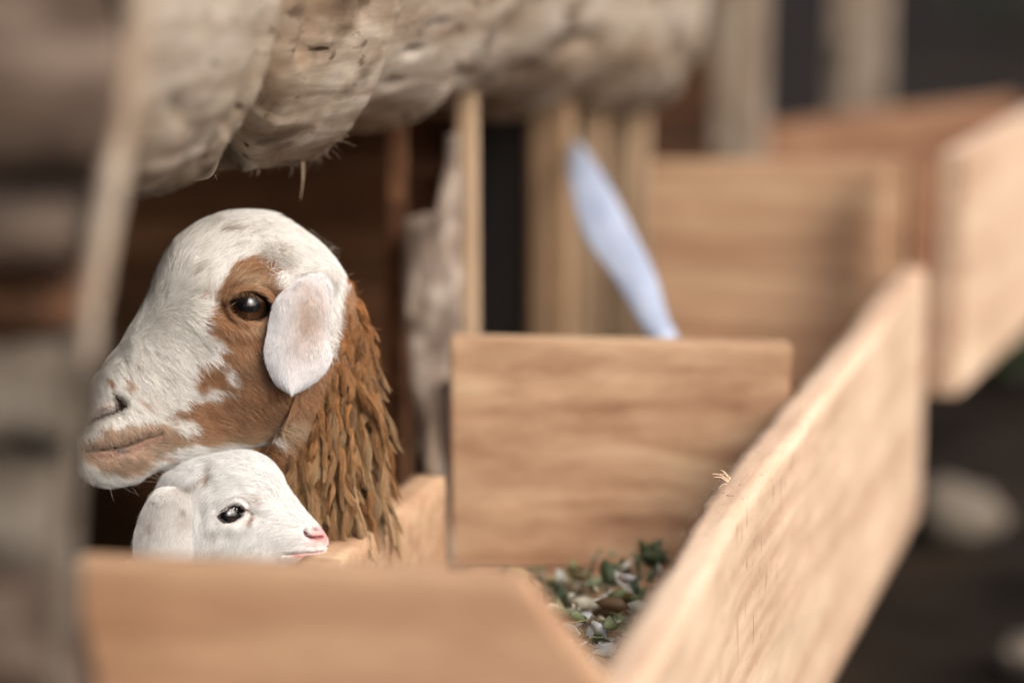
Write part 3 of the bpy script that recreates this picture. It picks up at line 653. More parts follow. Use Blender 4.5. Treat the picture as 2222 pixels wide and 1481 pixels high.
d += 10*gau(px, py, 250, 840, 40, 26, -30)-20*np.exp(-(pdist(px, py, NOST_E)/7.5)**2)-20*gau(px, py, 259, 880, 13, 13)+7*gau(px, py, 225, 884, 18, 8, -20)
md = pdist(px, py, MOUTH_E); d += 6*gau(px, py, 255, 945, 60, 16, -15)+7*gau(px, py, 260, 1000, 60, 22, -10)-13*np.exp(-(md/4.0)**2)+2.5*np.exp(-((md-10)/6)**2)
lid = -ev
d += np.where((lid > 0), 7*np.exp(-((lid-7)/6)**2)*np.where(py < 664, 1.5, .9), 0)
d += np.where(py < 650, -5*np.exp(-((lid-20)/5)**2), -3*np.exp(-((lid-22)/6)**2))*(lid > 0)*(np.abs(px-545) < 70)
d -= 46*sstep(-1.5, 4.5, ev)
d += 1.2*n2(px, py, .03, 5)
VE = VE+(FE.n[None]*(np.sign(c)*d*hd*FE.sc)[:, None])
NE = vnormals(VE, FEf)
if ((VE[NCE*100+60]-FE.inv(VE[NCE*100+60])[2]*0) is not None) and (NE[(c > 60) & (tv < 14)]@FE.n).mean() < 0: FEf = FEf[:, ::-1]; NE = -NE

BROWN = crop1([(690, 232), (745, 246), (800, 285), (822, 380), (800, 480), (900, 640), (1100, 600), (1100, 800), (985, 830), (900, 880), (850, 900), (800, 935), (740, 950), (620, 950), (520, 962), (430, 950), (380, 965), (345, 955), (345, 930), (380, 925), (425, 925), (440, 905), (470, 880), (440, 855), (380, 862), (352, 852), (360, 840), (400, 812), (470, 782), (540, 772), (575, 760), (520, 745), (455, 748), (450, 700), (480, 650), (560, 625), (575, 590), (545, 535), (485, 520), (515, 480), (520, 440), (545, 370), (590, 300), (640, 250)])
TAN = crop1([(20, 945), (120, 900), (230, 882), (320, 868), (395, 905), (425, 945), (350, 985), (300, 1035), (245, 1068), (190, 1082), (90, 1045), (20, 1000)])
def ewe_color(px, py, P, c, skin=False):
    w1 = 6*n2(px, py, .05, 11)+5*n2(px*.8+py*.7, py*.3-px*.2, .18, 12)
    white = np.array([.84, .82, .77]); brown = np.array([.34, .175, .088]); tan = np.array([.40, .265, .17])
    x, y = px+w1, py+.8*w1
    m = sstep(-4, 4, sdist(x, y, BROWN))
    m = m*(1-sstep(.45, .8, gau(x, y, 496, 808, 16, 27, 15)))*(1-.75*sstep(.5, .8, gau(x, y, 462, 845, 42, 11, 8)+.35*n2(px, py, .2, 4)))
    m = np.maximum(m, sstep(.4, .6, gau(x, y, 438, 640, 9, 14, 20)*.75)); m = np.where((px > 800) | (px > np.interp(py, [560, 640, 720, 800, 860, 900, 940, 970, 985, 1010], [752, 742, 730, 715, 700, 665, 625, 585, 500, 480])), 1, m)
    sh = 1+.22*n2(px, py, .02, 21)
    C = white[None]*(1+.05*n2(px, py, .03, 22))[:, None]*np.ones((len(px), 3))
    # sparse grey-tan tints in the white coat
    g_ = 1.25*(gau(px, py, 478, 497, 40, 7, 14)*.8+gau(px, py, 555, 512, 26, 8, 30)*.8+gau(px, py, 520, 530, 30, 6, 25)*.4+gau(px, py, 612, 556, 26, 5, 50)*.5+gau(px, py, 596, 540, 18, 4, 20)*.45+gau(px, py, 425, 600, 16, 46, 12)*.5+gau(px, py, 372, 530, 20, 60, 30)*.35+gau(px, py, 690, 590, 34, 16)*.45+gau(px, py, 640, 500, 40, 8, 20)*.2+gau(px, py, 330, 620, 12, 80, 22)*.3)
    g_ = g_*sstep(-.3, .5, n2(px, py, .06, 23)+.15)
    C = C*(1-g_[:, None])+np.array([.20, .145, .10])[None]*g_[:, None]
    for (sx, sy, r1, r2, am) in [(242, 833, 6, 5, .9), (281, 831, 5, 6, .9), (276, 842, 5, 4, .8), (316, 871, 11, 6, .55), (260, 812, 3, 3, .5), (291, 790, 5, 5, .4), (338, 868, 4, 4, .4), (362, 905, 9, 5, .9), (361, 997, 11, 5, .6)]:
        s_ = am*sstep(.3, .7, gau(x, y, sx, sy, r1*1.4, r2*1.4)); C = C*(1-s_[:, None])+brown[None]*1.2*s_[:, None]
    B = brown[None]*sh[:, None]*np.ones((len(px), 3))
    lt_ = gau(px, py, 548, 612, 52, 12, 8)*.55+gau(px, py, 560, 712, 34, 10, -8)*.5+gau(px, py, 622, 928, 66, 20, -14)*.85+gau(px, py, 500, 950, 140, 14, 0)*.3
    B = B*(1-np.clip(lt_, 0, 1)[:, None])+np.array([.52, .40, .26])[None]*np.clip(lt_, 0, 1)[:, None]
    C = C*(1-m[:, None])+B*m[:, None]
    tm = sstep(-6, 6, sdist(x, y, TAN))*.92; C = C*(1-tm[:, None])+tan[None]*(1+.3*n2(px, py, .08, 44))[:, None]*tm[:, None]
    lip_ = np.exp(-((np.abs(py-np.interp(px, [186, 253, 293, 349], [966, 962, 950, 936])))/13)**2)*(px < 352)*.6; C = C*(1-lip_[:, None])+np.array([.17, .10, .075])[None]*lip_[:, None]
    if skin: 
        C = C*.8
        lidm = np.exp(-(np.maximum(-sdist(px, py, EYE_E), 0)/6.5)**4)[:, None]; C = C*(1-lidm)+np.array([.03, .015, .01])[None]*lidm
        nm = np.clip(np.exp(-(pdist(px, py, NOST_E)/9)**2)+gau(px, py, 259, 880, 17, 16), 0, 1)[:, None]; C = C*(1-nm)+np.array([.06, .03, .022])[None]*nm
        al = gau(px, py, 222, 886, 24, 9, -20)[:, None]; C = C*(1-al)+np.array([.42, .26, .21])[None]*al
        lo_ = pdist(px, py, [(200, 990), (250, 986), (290, 976), (325, 960), (345, 946)]); ll = (np.exp(-(lo_/11)**2)*.9)[:, None]; C = C*(1-ll)+np.array([.30, .17, .13])[None]*ll
        ml = np.exp(-(pdist(px, py, MOUTH_E)/4)**2)[:, None]; C = C*(1-ml)+np.array([.03, .02, .018])[None]*ml
        bl = gau(px, py, 264, 976, 12, 7)[:, None]; C = C*(1-bl)+np.array([.10, .11, .12])[None]*bl
        tc_ = gau(px, py, 492, 664, 14, 6)[:, None]; C = C*(1-tc_)+np.array([.10, .045, .03])[None]*tc_
    return np.clip(C, .004, .9)
pxe, pye, ce = FE.photo(VE)
colE = ewe_color(pxe, pye, VE, ce, True)
wool_zone = lambda px, py, t: None
colE[tv > 17] = np.array([.16, .075, .03])
ewe = empty('sheep', (-1.05, 2.42, 0)); EL = np.array(ewe.location)
tag(ewe, 'big white sheep with a brown eye patch, white ear and curly brown neck wool', 'sheep')
# legs in the same mesh as the body
def leg_tubes(cs, top, r0):
    Vs, Fs = [], []; off = 0
    for (x, y, zt, knee) in cs:
        pts = np.array([(x, y, zt), (x+knee*.3, y, zt*.72), (x+knee, y, zt*.42), (x+knee*.2, y, zt*.2), (x, y, .035), (x+.02, y-.01, 0)]); rr = np.array([r0*1.9, r0*1.5, r0*.95, r0*.7, r0*.85, r0*1.05])
        t = np.linspace(0, 5, 24); C = catmull(pts, t); r = np.interp(t, range(6), rr); th = np.linspace(0, 2*pi, 16, endpoint=False)
        V = C[:, None]+np.stack([np.cos(th), np.sin(th), 0*th], -1)[None]*r[:, None, None]; V = V.reshape(-1, 3); Fs.append(grid_faces(24, 16)+off); Vs.append(V); off += len(V)
    return np.concatenate(Vs), np.concatenate(Fs)
LV, LF = leg_tubes([(-.86, 2.27, .36, .0), (-.99, 2.17, .36, .0), (-1.20, 2.74, .36, -.04), (-1.34, 2.62, .36, -.04)], .36, .024)
Vall = np.concatenate([VE, LV]); Fall = np.concatenate([FEf, LF+len(VE)]); Call = np.concatenate([colE, np.tile((.3, .2, .13), (len(LV), 1))])
body = mesh_obj('body', Vall-EL, Fall, M_SKIN, ewe, True, Call)
# face hair
kp = (tv < 21.6)&(tv > .2)
wt = np.where(kp, 1., 0.)*np.where(c > -20, 1., .35); wt *= (sdist(pxe, pye, EYE_E) < -5.5)
wt *= 1-.93*np.exp(-(pdist(pxe, pye, NOST_E)/7)**2); wt *= 1-.93*np.exp(-(pdist(pxe, pye, MOUTH_E)/5)**2); wt *= 1-.95*gau(pxe, pye, 259, 880, 14, 13)
lo_ = pdist(pxe, pye, [(200, 990), (250, 986), (290, 976), (325, 960), (345, 946)]); wt *= 1-.88*np.exp(-(lo_/10)**2); wt *= 1-.8*gau(pxe, pye, 222, 886, 20, 8, -20)
P, N = sample(VE, FEf, NE, 120000, wt); x, y, cc = FE.photo(P)
DIR_E = [(200, 840, .5, .5), (300, 790, .6, .8), (260, 760, .5, .1), (300, 680, .6, -.5), (330, 600, .45, -.9), (360, 540, .5, -.85), (400, 640, .6, -.1), (400, 720, .75, .4), (430, 800, .75, .65), (360, 830, .65, .75), (450, 900, .85, .45), (550, 890, .65, .7), (600, 820, .5, .85), (660, 890, .35, .9), (540, 750, .45, .85), (480, 720, .7, .65), (470, 640, .3, -.7), (500, 590, .6, -.75), (560, 600, .9, -.25), (610, 620, .85, .3), (520, 520, .75, -.5), (440, 520, .6, -.7), (540, 475, .95, -.05), (600, 500, .9, .2), (680, 560, .6, .75), (650, 540, .7, .7), (300, 920, .6, .7), (230, 930, .3, .7), (260, 1010, .6, .5), (350, 1000, .9, .15), (450, 980, .98, .0), (560, 960, .95, .05), (620, 930, .8, .4), (660, 1020, .35, .94), (720, 1050, .2, .98), (610, 560, .7, .5), (720, 620, .3, .95)]
dd = idw(x, y, DIR_E); D3 = dd[:, :1]*FE.r[None]-dd[:, 1:2]*FE.u[None]
hl = .0105*np.ones(len(x)); hl *= 1-.55*gau(x, y, 230, 900, 90, 90); hl *= 1-.5*gau(x, y, 545, 664, 60, 40); hl *= 1+.9*gau(x, y, 610, 545, 40, 30)+.7*sstep(520, 470, y); hl *= 1+.8*sstep(900, 1040, y)*(x > 560); hl *= 1+.5*gau(x, y, 650, 920, 60, 40)
hl *= rng.uniform(.6, 1.25, len(x)); lf = .28+.25*gau(x, y, 610, 545, 50, 40)
X, tr = fur(P, N, D3, hl, lf, 5, .00013, .18, .55, .6)
tv_at = lambda x, y: (y > 985-.10*(x-560)).astype(float)
hc = ewe_color(x, y, P, cc); hc = hc*rng.uniform(.76, 1.18, (len(x), 1)); dk = rng.random(len(x)) < .09; hc[dk] *= .42
lw = (rng.random(len(x)) < .10) & (hc[:, 0] < .4); hc[lw] = np.array([.50, .36, .22])
nw = sstep(975, 990, y+.12*(x-600))*(x > 560)*(tv_at(x, y)); hc = hc*(1-nw[:, None])+nw[:, None]*np.array([.27, .135, .06])[None]*rng.uniform(.6, 1.7, (len(x), 1))
w2 = (tv < 16)*(c > 20)*(gau(pxe, pye, 672, 588, 62, 16) > .35)*1.0
P2, N2_ = sample(VE, FEf, NE, 5000, w2+1e-12); x2, y2, _ = FE.photo(P2)
X2, tr2 = fur(P2, N2_, np.tile(FE.r*.1-FE.u, (5000, 1)), rng.uniform(.012, .024, 5000), .75, 5, .00013, .35, .5, 1.5)
h2 = ewe_color(x2, y2, P2, _)*rng.uniform(.7, 1.2, (5000, 1))
w3 = (tv < 16)*(c > 10)*(gau(pxe, pye, 607, 551, 26, 20) > .36)*1.0
P3, N3, = sample(VE, FEf, NE, 500, w3+1e-12); x3, y3, _3 = FE.photo(P3)
X3, tr3 = fur(P3, N3, rng.normal(size=(500, 1))*FE.r-FE.u*rng.uniform(-.6, 1, (500, 1)), rng.uniform(.008, .016, 500), .9, 5, .00013, .5, .6, 3)
h3 = np.array([(.42, .35, .27), (.74, .71, .65), (.24, .18, .13), (.8, .78, .72), (.78, .75, .70)])[rng.integers(0, 5, 500)]*(.8+.35*(n2(x3, y3, .12, 5) > 0))[:, None]
X2 = np.concatenate([X2, X3]); tr2 = np.concatenate([tr2, tr3]); h2 = np.concatenate([h2, h3])
hair_obj('coat', np.concatenate([X, X2])-EL, np.concatenate([tr, tr2]), np.clip(np.concatenate([hc, h2]), 0, .85), M_HAIR, ewe)
# fine loose hairs along the crown + whiskers + lashes
P_, R_, Cc = [], [], []
for k in range(60):
    t0 = rng.uniform(440, 740); yy = np.interp(t0, [430, 490, 570, 650, 706, 745], [491, 470, 468, 504, 547, 606]); p0 = FE.w(np.array(t0), np.array(yy+3), np.array(rng.uniform(-30, 30)))
    L = rng.uniform(10, 34); a0 = rng.uniform(-.2, 1.3); p1 = FE.w(np.array(t0+L*.5*cos(a0)), np.array(yy-L*.45), 0.); p2 = FE.w(np.array(t0+L*cos(a0)+rng.normal(0, 5)), np.array(yy-L*.45*sin(a0)), 0.); P_.append([p0, p1, p2]); R_.append(.00007); Cc.append((.6, .56, .5))
for (x0, y0, x1, y1) in [(330, 1020, 440, 1075), (345, 1012, 430, 1050), (318, 1028, 470, 1060), (300, 1038, 400, 1044), (280, 1040, 303, 1068), (246, 1050, 252, 1078), (360, 1012, 395, 1030), (295, 1040, 305, 1050), (330, 1022, 372, 1045), (270, 1045, 296, 1062), (210, 1020, 190, 1050)]:
    p0 = FE.w(np.array(x0), np.array(y0), 20.); p2 = FE.w(np.array(x1), np.array(y1), 90.); pm = (p0+p2)/2+FE.u*.003*rng.normal(); P_.append([p0, pm, p2]); R_.append(.00011); Cc.append((.6, .58, .52))
PP = np.array([catmull(np.array(p), np.linspace(0, 2, 8)) for p in P_]); RR = np.linspace(1, .3, 8)[None]*np.array(R_)[:, None]
hair_obj('whiskers', PP-EL, RR, np.array(Cc), M_HAIR, ewe)
# surface height (c) of the near side at a photo pixel
near_m = (c > 30) & (tv < 17)
def c_at(fr, V, mask, x0, y0, px, py, cc):
    q = np.hypot(px[mask]-x0, py[mask]-y0); i = np.argsort(q)[:12]; return np.median(cc[mask][i])
pe2, pye2, ce2 = FE.photo(VE)
ring = [c_at(FE, VE, near_m, a_, b_, pe2, pye2, ce2) for a_, b_ in [(545, 632), (545, 698), (492, 665), (592, 672)]]; cs = np.mean(ring)
for s_ in (1, -1): make_eye(FE, 545, 664, cs-37, 48, s_, ewe, radians(6), (.022, .009, .0035), (.010, .006, .005))
P_ = []
for k in range(90):
    u_ = rng.random(); x0 = 512+u_*64; y0 = np.interp(x0, [512, 528, 548, 566, 579], [648, 640, 638, 643, 655])-2; 
    for s_ in (1, -1):
        p0 = FE.w(np.array(x0-cs*FE.sy), np.array(y0), np.array(s_*(cs+3))); L = rng.uniform(8, 18); p2 = FE.w(np.array(x0-cs*FE.sy+(x0-540)*.22+rng.normal(0, 2)), np.array(y0+L*.75), np.array(s_*(cs+10+L*.5))); pm = (p0+p2)/2+FE.n*s_*.0015; P_.append([p0, pm, p2])
PP = np.array([catmull(np.array(p), np.linspace(0, 2, 5)) for p in P_]); hair_obj('eyelashes', PP-EL, np.linspace(1, .2, 5)[None]*np.full((len(P_), 1), .00012), np.tile((.16, .09, .045), (len(P_), 1))*rng.uniform(.4, 1.6, (len(P_), 1)), M_HAIR, ewe)

# ---- ears
def make_ear(fr, rows, side, parent, cfun, base_c, colfun, hlen, nh, bulge=14, thick=6, hdir=(0, 1), r0=.00011, lift=.2):
    """rows: (y, xl, xr); c = base_c(v) + bulge; colours from photo px"""
    rows = np.array(rows, float); n = 90; t = np.linspace(0, len(rows)-1, n); Rw = catmull(rows, t); m = 40; V = []
    for q, (y, xl, xr) in enumerate(Rw):
        v = q/(n-1); th = np.linspace(0, 2*pi, m, endpoint=False)
        xx = (xl+xr)/2+(xr-xl)/2*np.cos(th); hw = (xr-xl)/2
        edge = 1-np.cos(th)**2
        cc = base_c(v)+bulge*np.sqrt(edge)*.9+thick*.5*np.sin(th)*1.0
        cup = np.where(np.sin(th) >= 0, bulge*(1-np.cos(th)**2), bulge*(1-np.cos(th)**2)-thick)
        cc = base_c(v)+cup+thick*.6*np.sin(th)+cfun(xx, y)
        V.append(fr.w(xx-cc*fr.sy, np.full(m, y), side*cc))
    V = np.array(V).reshape(-1, 3); F = grid_faces(n, m); Fl = F.tolist(); Fl.append(list(range(m))); Fl.append([(n-1)*m+k for k in range(m)][::-1])
    N = vnormals(V, F); px, py, c_ = fr.photo(V); cen = V.reshape(n, m, 3).mean(1); out = ((V.reshape(n, m, 3)-cen[:, None]).reshape(-1, 3)*N).sum(1).mean()
    if out < 0: N = -N
    pl = np.array(parent.location)
    ear = mesh_obj('ear', V-pl, Fl, M_SKIN, parent, True, colfun(px, py)*np.array([.95, .88, .83]))
    P, Nn = sample(V, F, N, nh, np.ones(len(V))); x, y, _ = fr.photo(P)
    D3 = np.tile(hdir[0]*fr.r-hdir[1]*fr.u, (nh, 1))
    X, tr = fur(P, Nn, D3, hlen*rng.uniform(.6, 1.3, nh), lift, 4, r0, .3, .5)
    hc = colfun(x, y)*rng.uniform(.8, 1.15, (nh, 1))
    hair_obj('fur', X-pl, tr, np.clip(hc, 0, .9), M_HAIR, ear)
    return ear
EAR_E = [(596, 664, 702), (606, 656, 716), (618, 643, 725), (632, 628, 729), (648, 614, 729), (665, 606, 727), (688, 600, 724), (715, 596, 721), (742, 591, 722), (758, 589, 727), (770, 590, 729), (785, 592, 725), (802, 598, 716), (818, 605, 702), (829, 612, 688), (838, 621, 675), (844, 631, 664), (848, 640, 654)]
def earcol_E(x, y):
    C = np.tile((.74, .75, .77), (len(x), 1)); m = np.clip(gau(x, y, 668, 712, 44, 74, 6)*.95+gau(x, y, 672, 640, 50, 44)*.5, 0, 1)*(.85+.18*n2(x, y, .05, 3)); m = np.clip(m, 0, 1)[:, None]
    C = C*(1-m)+np.array([.44, .345, .285])[None]*m
    d_ = sstep(.35, .6, n2(x, y, .12, 9))*.15*sstep(800, 760, y); return C*(1-d_[:, None])
ce_root = c_at(FE, VE, near_m, 600, 600, pe2, pye2, ce2)
for s_ in (1, -1):
    make_ear(FE, EAR_E, s_, ewe, lambda xx, y: -10*gau(xx, np.full_like(xx, y), 600, 640, 14, 60), lambda v: ce_root+4+34*sstep(0, .35, v)-6*v, earcol_E, .0042, 26000 if s_ > 0 else 5000, 18, 7, (-.05, 1))

# ---- neck wool: hanging curled locks
def locks():
    roots, nrm, Ls, tt = [], [], [], []
    wz = ((tv > 15.2) & (tv < 21.8)).astype(float)*sstep(0, 1, (pxe-(735-.0*pye))/8+0*pxe)
    # wool boundary: behind the ear, then under the jaw angle
    bx = np.interp(pye, [560, 640, 720, 800, 860, 900, 940, 980, 1010, 1060, 1120, 1200], [742, 735, 725, 712, 700, 685, 655, 615, 640, 680, 700, 720])
    wz = ((tv > 14.5) & (tv < 22.5) & (pxe > bx)).astype(float)
    wz *= np.where(c > -50, 1, .5)
    return wz
wz = locks()
wz = wz*(pye < 1070)*(pxe < np.interp(pye, [800, 950, 1070], [885, 838, 818]))
NL = 560
P, N = sample(VE, FEf, NE, NL, wz+1e-9); x, y, cc = FE.photo(P)
ns, K = 84, 20; t = np.linspace(0, 1, K)
allP, allR, allC = [], [], []
for q in range(NL):
    u_ = np.clip((y[q]-580)/400, 0, 1); L = (.038+.052*u_)*rng.uniform(.55, 1.3)*(1-.35*sstep(1000, 1070, y[q]))
    if rng.random() < .08: L *= 1.4
    dirn = -Zv*.9+N[q]*(.5-.2*u_)+rng.normal(0, .22, 3); dirn /= np.linalg.norm(dirn)
    down = -Zv+R3*.12*u_+rng.normal(0, .14, 3); tipd = down+N[q]*rng.uniform(-.2, .35)+R3*rng.uniform(-.5, .5); G = np.zeros((K, 3)); G[0] = P[q]-N[q]*.003
    for k in range(1, K):
        w = k/(K-1); a1 = np.clip(1-w*1.6, 0, 1); a3 = np.clip((w-.6)/.4, 0, 1); dk_ = dirn*a1+down*(1-a1)*(1-a3)+tipd*a3; dk_ /= np.linalg.norm(dk_); G[k] = G[k-1]+dk_*L/(K-1)
    a = np.cross(down, [0.3, 1, .2]); a /= np.linalg.norm(a); b_ = np.cross(down, a); b_ /= np.linalg.norm(b_)
    ph = rng.uniform(0, 6.28); fr_ = rng.uniform(7, 13)*(L/.05)**.5; am = rng.uniform(.0012, .0034)*sstep(0, .25, t)
    G = G+(a[None]*np.cos(t*fr_+ph)[:, None]+b_[None]*np.sin(t*fr_+ph)[:, None])*am[:, None]
    Rl = rng.uniform(.0022, .0042); prof = Rl*np.interp(t, [0, .15, .5, .85, 1], [.8, 1.0, .9, .62, .25])
    ang = rng.uniform(0, 6.28, (ns, 1)); rad = np.sqrt(rng.uniform(.15, 1, (ns, 1))); tw = rng.uniform(3, 8)*(1 if rng.random() < .5 else -1)
    th = ang+t[None]*tw
    rr_ = rad*prof[None]*(1+.18*np.sin(t[None]*rng.uniform(14, 34, (ns, 1))+ang*2))
    X = G[None]+a[None, None]*(rr_*np.cos(th))[..., None]+b_[None, None]*(rr_*np.sin(th))[..., None]
    X = X[:, :1]+(X-X[:, :1])*rng.uniform(.84, 1.0, (ns, 1, 1))
    allP.append(X); allR.append(np.linspace(1, .5, K)[None]*rng.uniform(.00009, .00021, (ns, 1)))
    base = np.array([.20, .076, .020])*(1-u_)+np.array([.25, .118, .042])*u_; tip = np.array([.45, .32, .18]); base = base*rng.uniform(.45, 1.4); kk = np.clip(t**1.3*rng.uniform(.1, 1.1)*(.35+.85*u_), 0, 1)
    cl_ = base[None]*(1-kk[:, None])+tip[None]*kk[:, None]; allC.append(cl_[None]*rng.uniform(.7, 1.3, (ns, 1, 1)))
allP = np.concatenate(allP); allR = np.concatenate(allR); allC = np.concatenate(allC)
# fuzz
fz = rng.integers(0, len(allP), 22000); k0 = rng.integers(2, K-3, 22000); p0 = allP[fz, k0]; dirf = rng.normal(size=(22000, 3)); dirf[:, 2] -= .8; dirf /= np.linalg.norm(dirf, axis=1)[:, None]
tf = np.linspace(0, 1, K)[None, :, None]; cv = rng.normal(size=(22000, 1, 3))
FZ = p0[:, None]+dirf[:, None]*tf*rng.uniform(.002, .008, (22000, 1, 1))+cv*.0022*tf*tf
allP = np.concatenate([allP, FZ]); allR = np.concatenate([allR, np.full((22000, K), .00007)]); allC = np.concatenate([allC, np.tile(np.array([.36, .18, .07]), (22000, K, 1))])
hair_obj('neck_wool', allP-EL, allR, np.clip(allC, 0, .8), M_WOOLM, ewe)

# ------------------------------------------------------------ LAMB
FL = Frame(2.105, (520, 1120), radians(-4))
def ls(T, B, w, ex=.9, k=0.0): return (FL.w(np.array(T[0]), np.array(T[1]), 0.), FL.w(np.array(B[0]), np.array(B[1]), 0.), FL.n*FL.sc*w, ex, k)
dL = np.array([-.9, .42, 0]); lL = np.array([.42, .9, 0])*-1
lamb_st = [ls((712, 1180), (712, 1186), 4), ls((710, 1166), (708, 1214), 22, .8), ls((702, 1152), (698, 1228), 33, .8), ls((690, 1137), (680, 1235), 39, .85), ls((672, 1118), (655, 1240), 43, .85), ls((652, 1094), (622, 1246), 47, .88, .05),
  ls((632, 1066), (590, 1252), 54, .9, .1), ls((612, 1032), (560, 1258), 66, .92, .15), ls((590, 1004), (530, 1264), 80, .92, .2), ls((560, 985), (505, 1268), 88, .92, .2), ls((522, 978), (485, 1270), 90, .92, .15), ls((480, 983), (468, 1272), 90, .92, .1),
  ls((438, 992), (455, 1276), 88, .92), ls((400, 1010), (445, 1284), 84, .92), ls((368, 1045), (440, 1296), 78, .92), ls((345, 1100), (445, 1315), 72, .95), ls((335, 1170), (455, 1345), 68, .95),
  bs((-.86, 1.80, .50), -.9*R3+.3*Zv, .055, -H3, .045), bs((-.895, 1.82, .42), Zv*.8-.5*R3, .085, -H3*.9+.2*R3, .06), bs((-.98, 1.86, .37), Zv, .10, -lL*-1, .075), bs((-1.10, 1.91, .36), Zv, .105, -lL*-1, .08), bs((-1.22, 1.965, .37), Zv, .09, -lL*-1, .075), bs((-1.28, 1.99, .38), Zv, .015, -lL*-1, .015)]
tsl = np.concatenate([np.linspace(0, 3, 50, endpoint=False), np.linspace(3, 14, 170, endpoint=False), np.linspace(14, len(lamb_st)-1, 60)]); NCL = 260
VL = loft(lamb_st, tsl, NCL).reshape(-1, 3); FLf = grid_faces(len(tsl), NCL); tvl = np.repeat(tsl, NCL)
px, py, c = FL.photo(VL); hd = (tvl < 14)*sstep(8, 25, np.abs(c)+20*(tvl < 2))
EYE_L = [(473, 1120), (484, 1108), (500, 1098), (514, 1093), (525, 1097), (530, 1107), (526, 1118), (514, 1127), (499, 1131), (484, 1128)]
NOST_L = [(661, 1153), (664, 1161), (674, 1166), (686, 1167), (698, 1165)]
MOUTH_L = [(618, 1202), (650, 1199), (680, 1198), (702, 1195), (716, 1190)]
ev = sdist(px, py, EYE_L); lid = -ev
d = 8*gau(px, py, 502, 1080, 36, 14, -15)+5*gau(px, py, 500, 1145, 40, 12)-6*gau(px, py, 552, 1115, 18, 14)+7*gau(px, py, 480, 1200, 60, 40)-5*gau(px, py, 590, 1190, 40, 26)
d += np.where(lid > 0, 1.6*np.exp(-((lid-6)/6)**2)*np.where(py < 1112, 1.3, .8), 0)-(lid > 0)*(py < 1110)*3*np.exp(-((lid-13)/3.5)**2)*(np.abs(px-505) < 40)-34*sstep(-1, 3.5, ev)
d -= 13*np.exp(-(pdist(px, py, NOST_L)/4.4)**2); d += 4*gau(px, py, 688, 1155, 18, 6, 10)+4*gau(px, py, 690, 1178, 18, 6)
md = pdist(px, py, MOUTH_L); d += -7*np.exp(-(md/2.6)**2)+1.0*np.exp(-((md-8)/5)**2)
d += -4*gau(px, py, 452, 1040, 16, 40, -15)-4*gau(px, py, 436, 1120, 12, 70)
VL = VL+FL.n[None]*(np.sign(c)*d*hd*FL.sc)[:, None]; NLm = vnormals(VL, FLf)
if (NLm[(c > 40) & (tvl < 12)]@FL.n).mean() < 0: FLf = FLf[:, ::-1]; NLm = -NLm
def lamb_color(px, py, skin=False):
    C = np.tile((.73, .74, .73), (len(px), 1))*(1+.04*n2(px, py, .05, 2))[:, None]
    g_ = gau(px, py, 552, 1082, 22, 14, 30)*.5+gau(px, py, 560, 1110, 14, 18)*.35+gau(px, py, 454, 1022, 9, 28, 14)*.9+gau(px, py, 425, 1046, 28, 9)*.7+gau(px, py, 470, 1160, 30, 22)*.25+gau(px, py, 610, 1190, 30, 10)*.2+gau(px, py, 430, 1070, 10, 30)*.35
    g_ = np.clip(g_*(.7+.7*n2(px, py, .08, 6)), 0, 1)[:, None]; C = C*(1-g_)+np.array([.30, .24, .19])[None]*g_
    s_ = (gau(px, py, 546, 1127, 6, 13, 15)*1.0)[:, None]; C = C*(1-s_)+np.array([.22, .09, .025])[None]*s_
    gn = (gau(px, py, 686, 1149, 10, 4, 10)*.9)[:, None]; C = C*(1-gn)+np.array([.14, .13, .12])[None]*gn
    pk = np.clip(gau(px, py, 697, 1165, 24, 15)*1.4+np.exp(-(pdist(px, py, [(640, 1205), (680, 1206), (706, 1203)])/6)**2), 0, 1)[:, None]*(.97 if skin else .7); C = C*(1-pk)+np.array([.70, .33, .32])[None]*pk
    ci = np.exp(-(pdist(px, py, [(528, 1105), (540, 1107), (549, 1115)])/3)**2)[:, None]; C = C*(1-ci)+np.array([.07, .035, .025])[None]*ci
    if skin:
        C = C*np.array([.94, .90, .87]); le = np.exp(-(np.maximum(-sdist(px, py, EYE_L), 0)/3.8)**4)[:, None]; C = C*(1-le)+np.array([.17, .095, .085])[None]*le
        ci = np.exp(-(pdist(px, py, [(528, 1105), (540, 1107), (547, 1113)])/2.6)**2)[:, None]; C = C*(1-ci)+np.array([.06, .03, .02])[None]*ci
        nn = np.exp(-(pdist(px, py, NOST_L)/4)**2)[:, None]; C = C*(1-nn)+np.array([.16, .035, .03])[None]*nn
        mm = np.exp(-(pdist(px, py, MOUTH_L)/2.2)**2)[:, None]; C = C*(1-mm)+np.array([.22, .12, .11])[None]*mm
    return np.clip(C, .004, .88)
pxl, pyl, cl = FL.photo(VL)
lamb = empty('lamb', (-1.05, 1.88, 0)); LL = np.array(lamb.location)
tag(lamb, 'small white lamb with a pink nose tucked under the chin of the big sheep', 'lamb')
LV, LF = leg_tubes([(-.93, 1.80, .3, 0), (-.97, 1.92, .3, 0), (-1.17, 1.88, .3, -.03), (-1.21, 1.99, .3, -.03)], .3, .014)
mesh_obj('body', np.concatenate([VL, LV])-LL, np.concatenate([FLf, LF+len(VL)]), M_SKIN, lamb, True, np.concatenate([lamb_color(pxl, pyl, True), np.tile((.55, .5, .46), (len(LV), 1))]))
wt = ((tvl < 18) & (tvl > .3)).astype(float)*(sdist(pxl, pyl, EYE_L) < -3.6)*np.where(cl > -20, 1, .35)
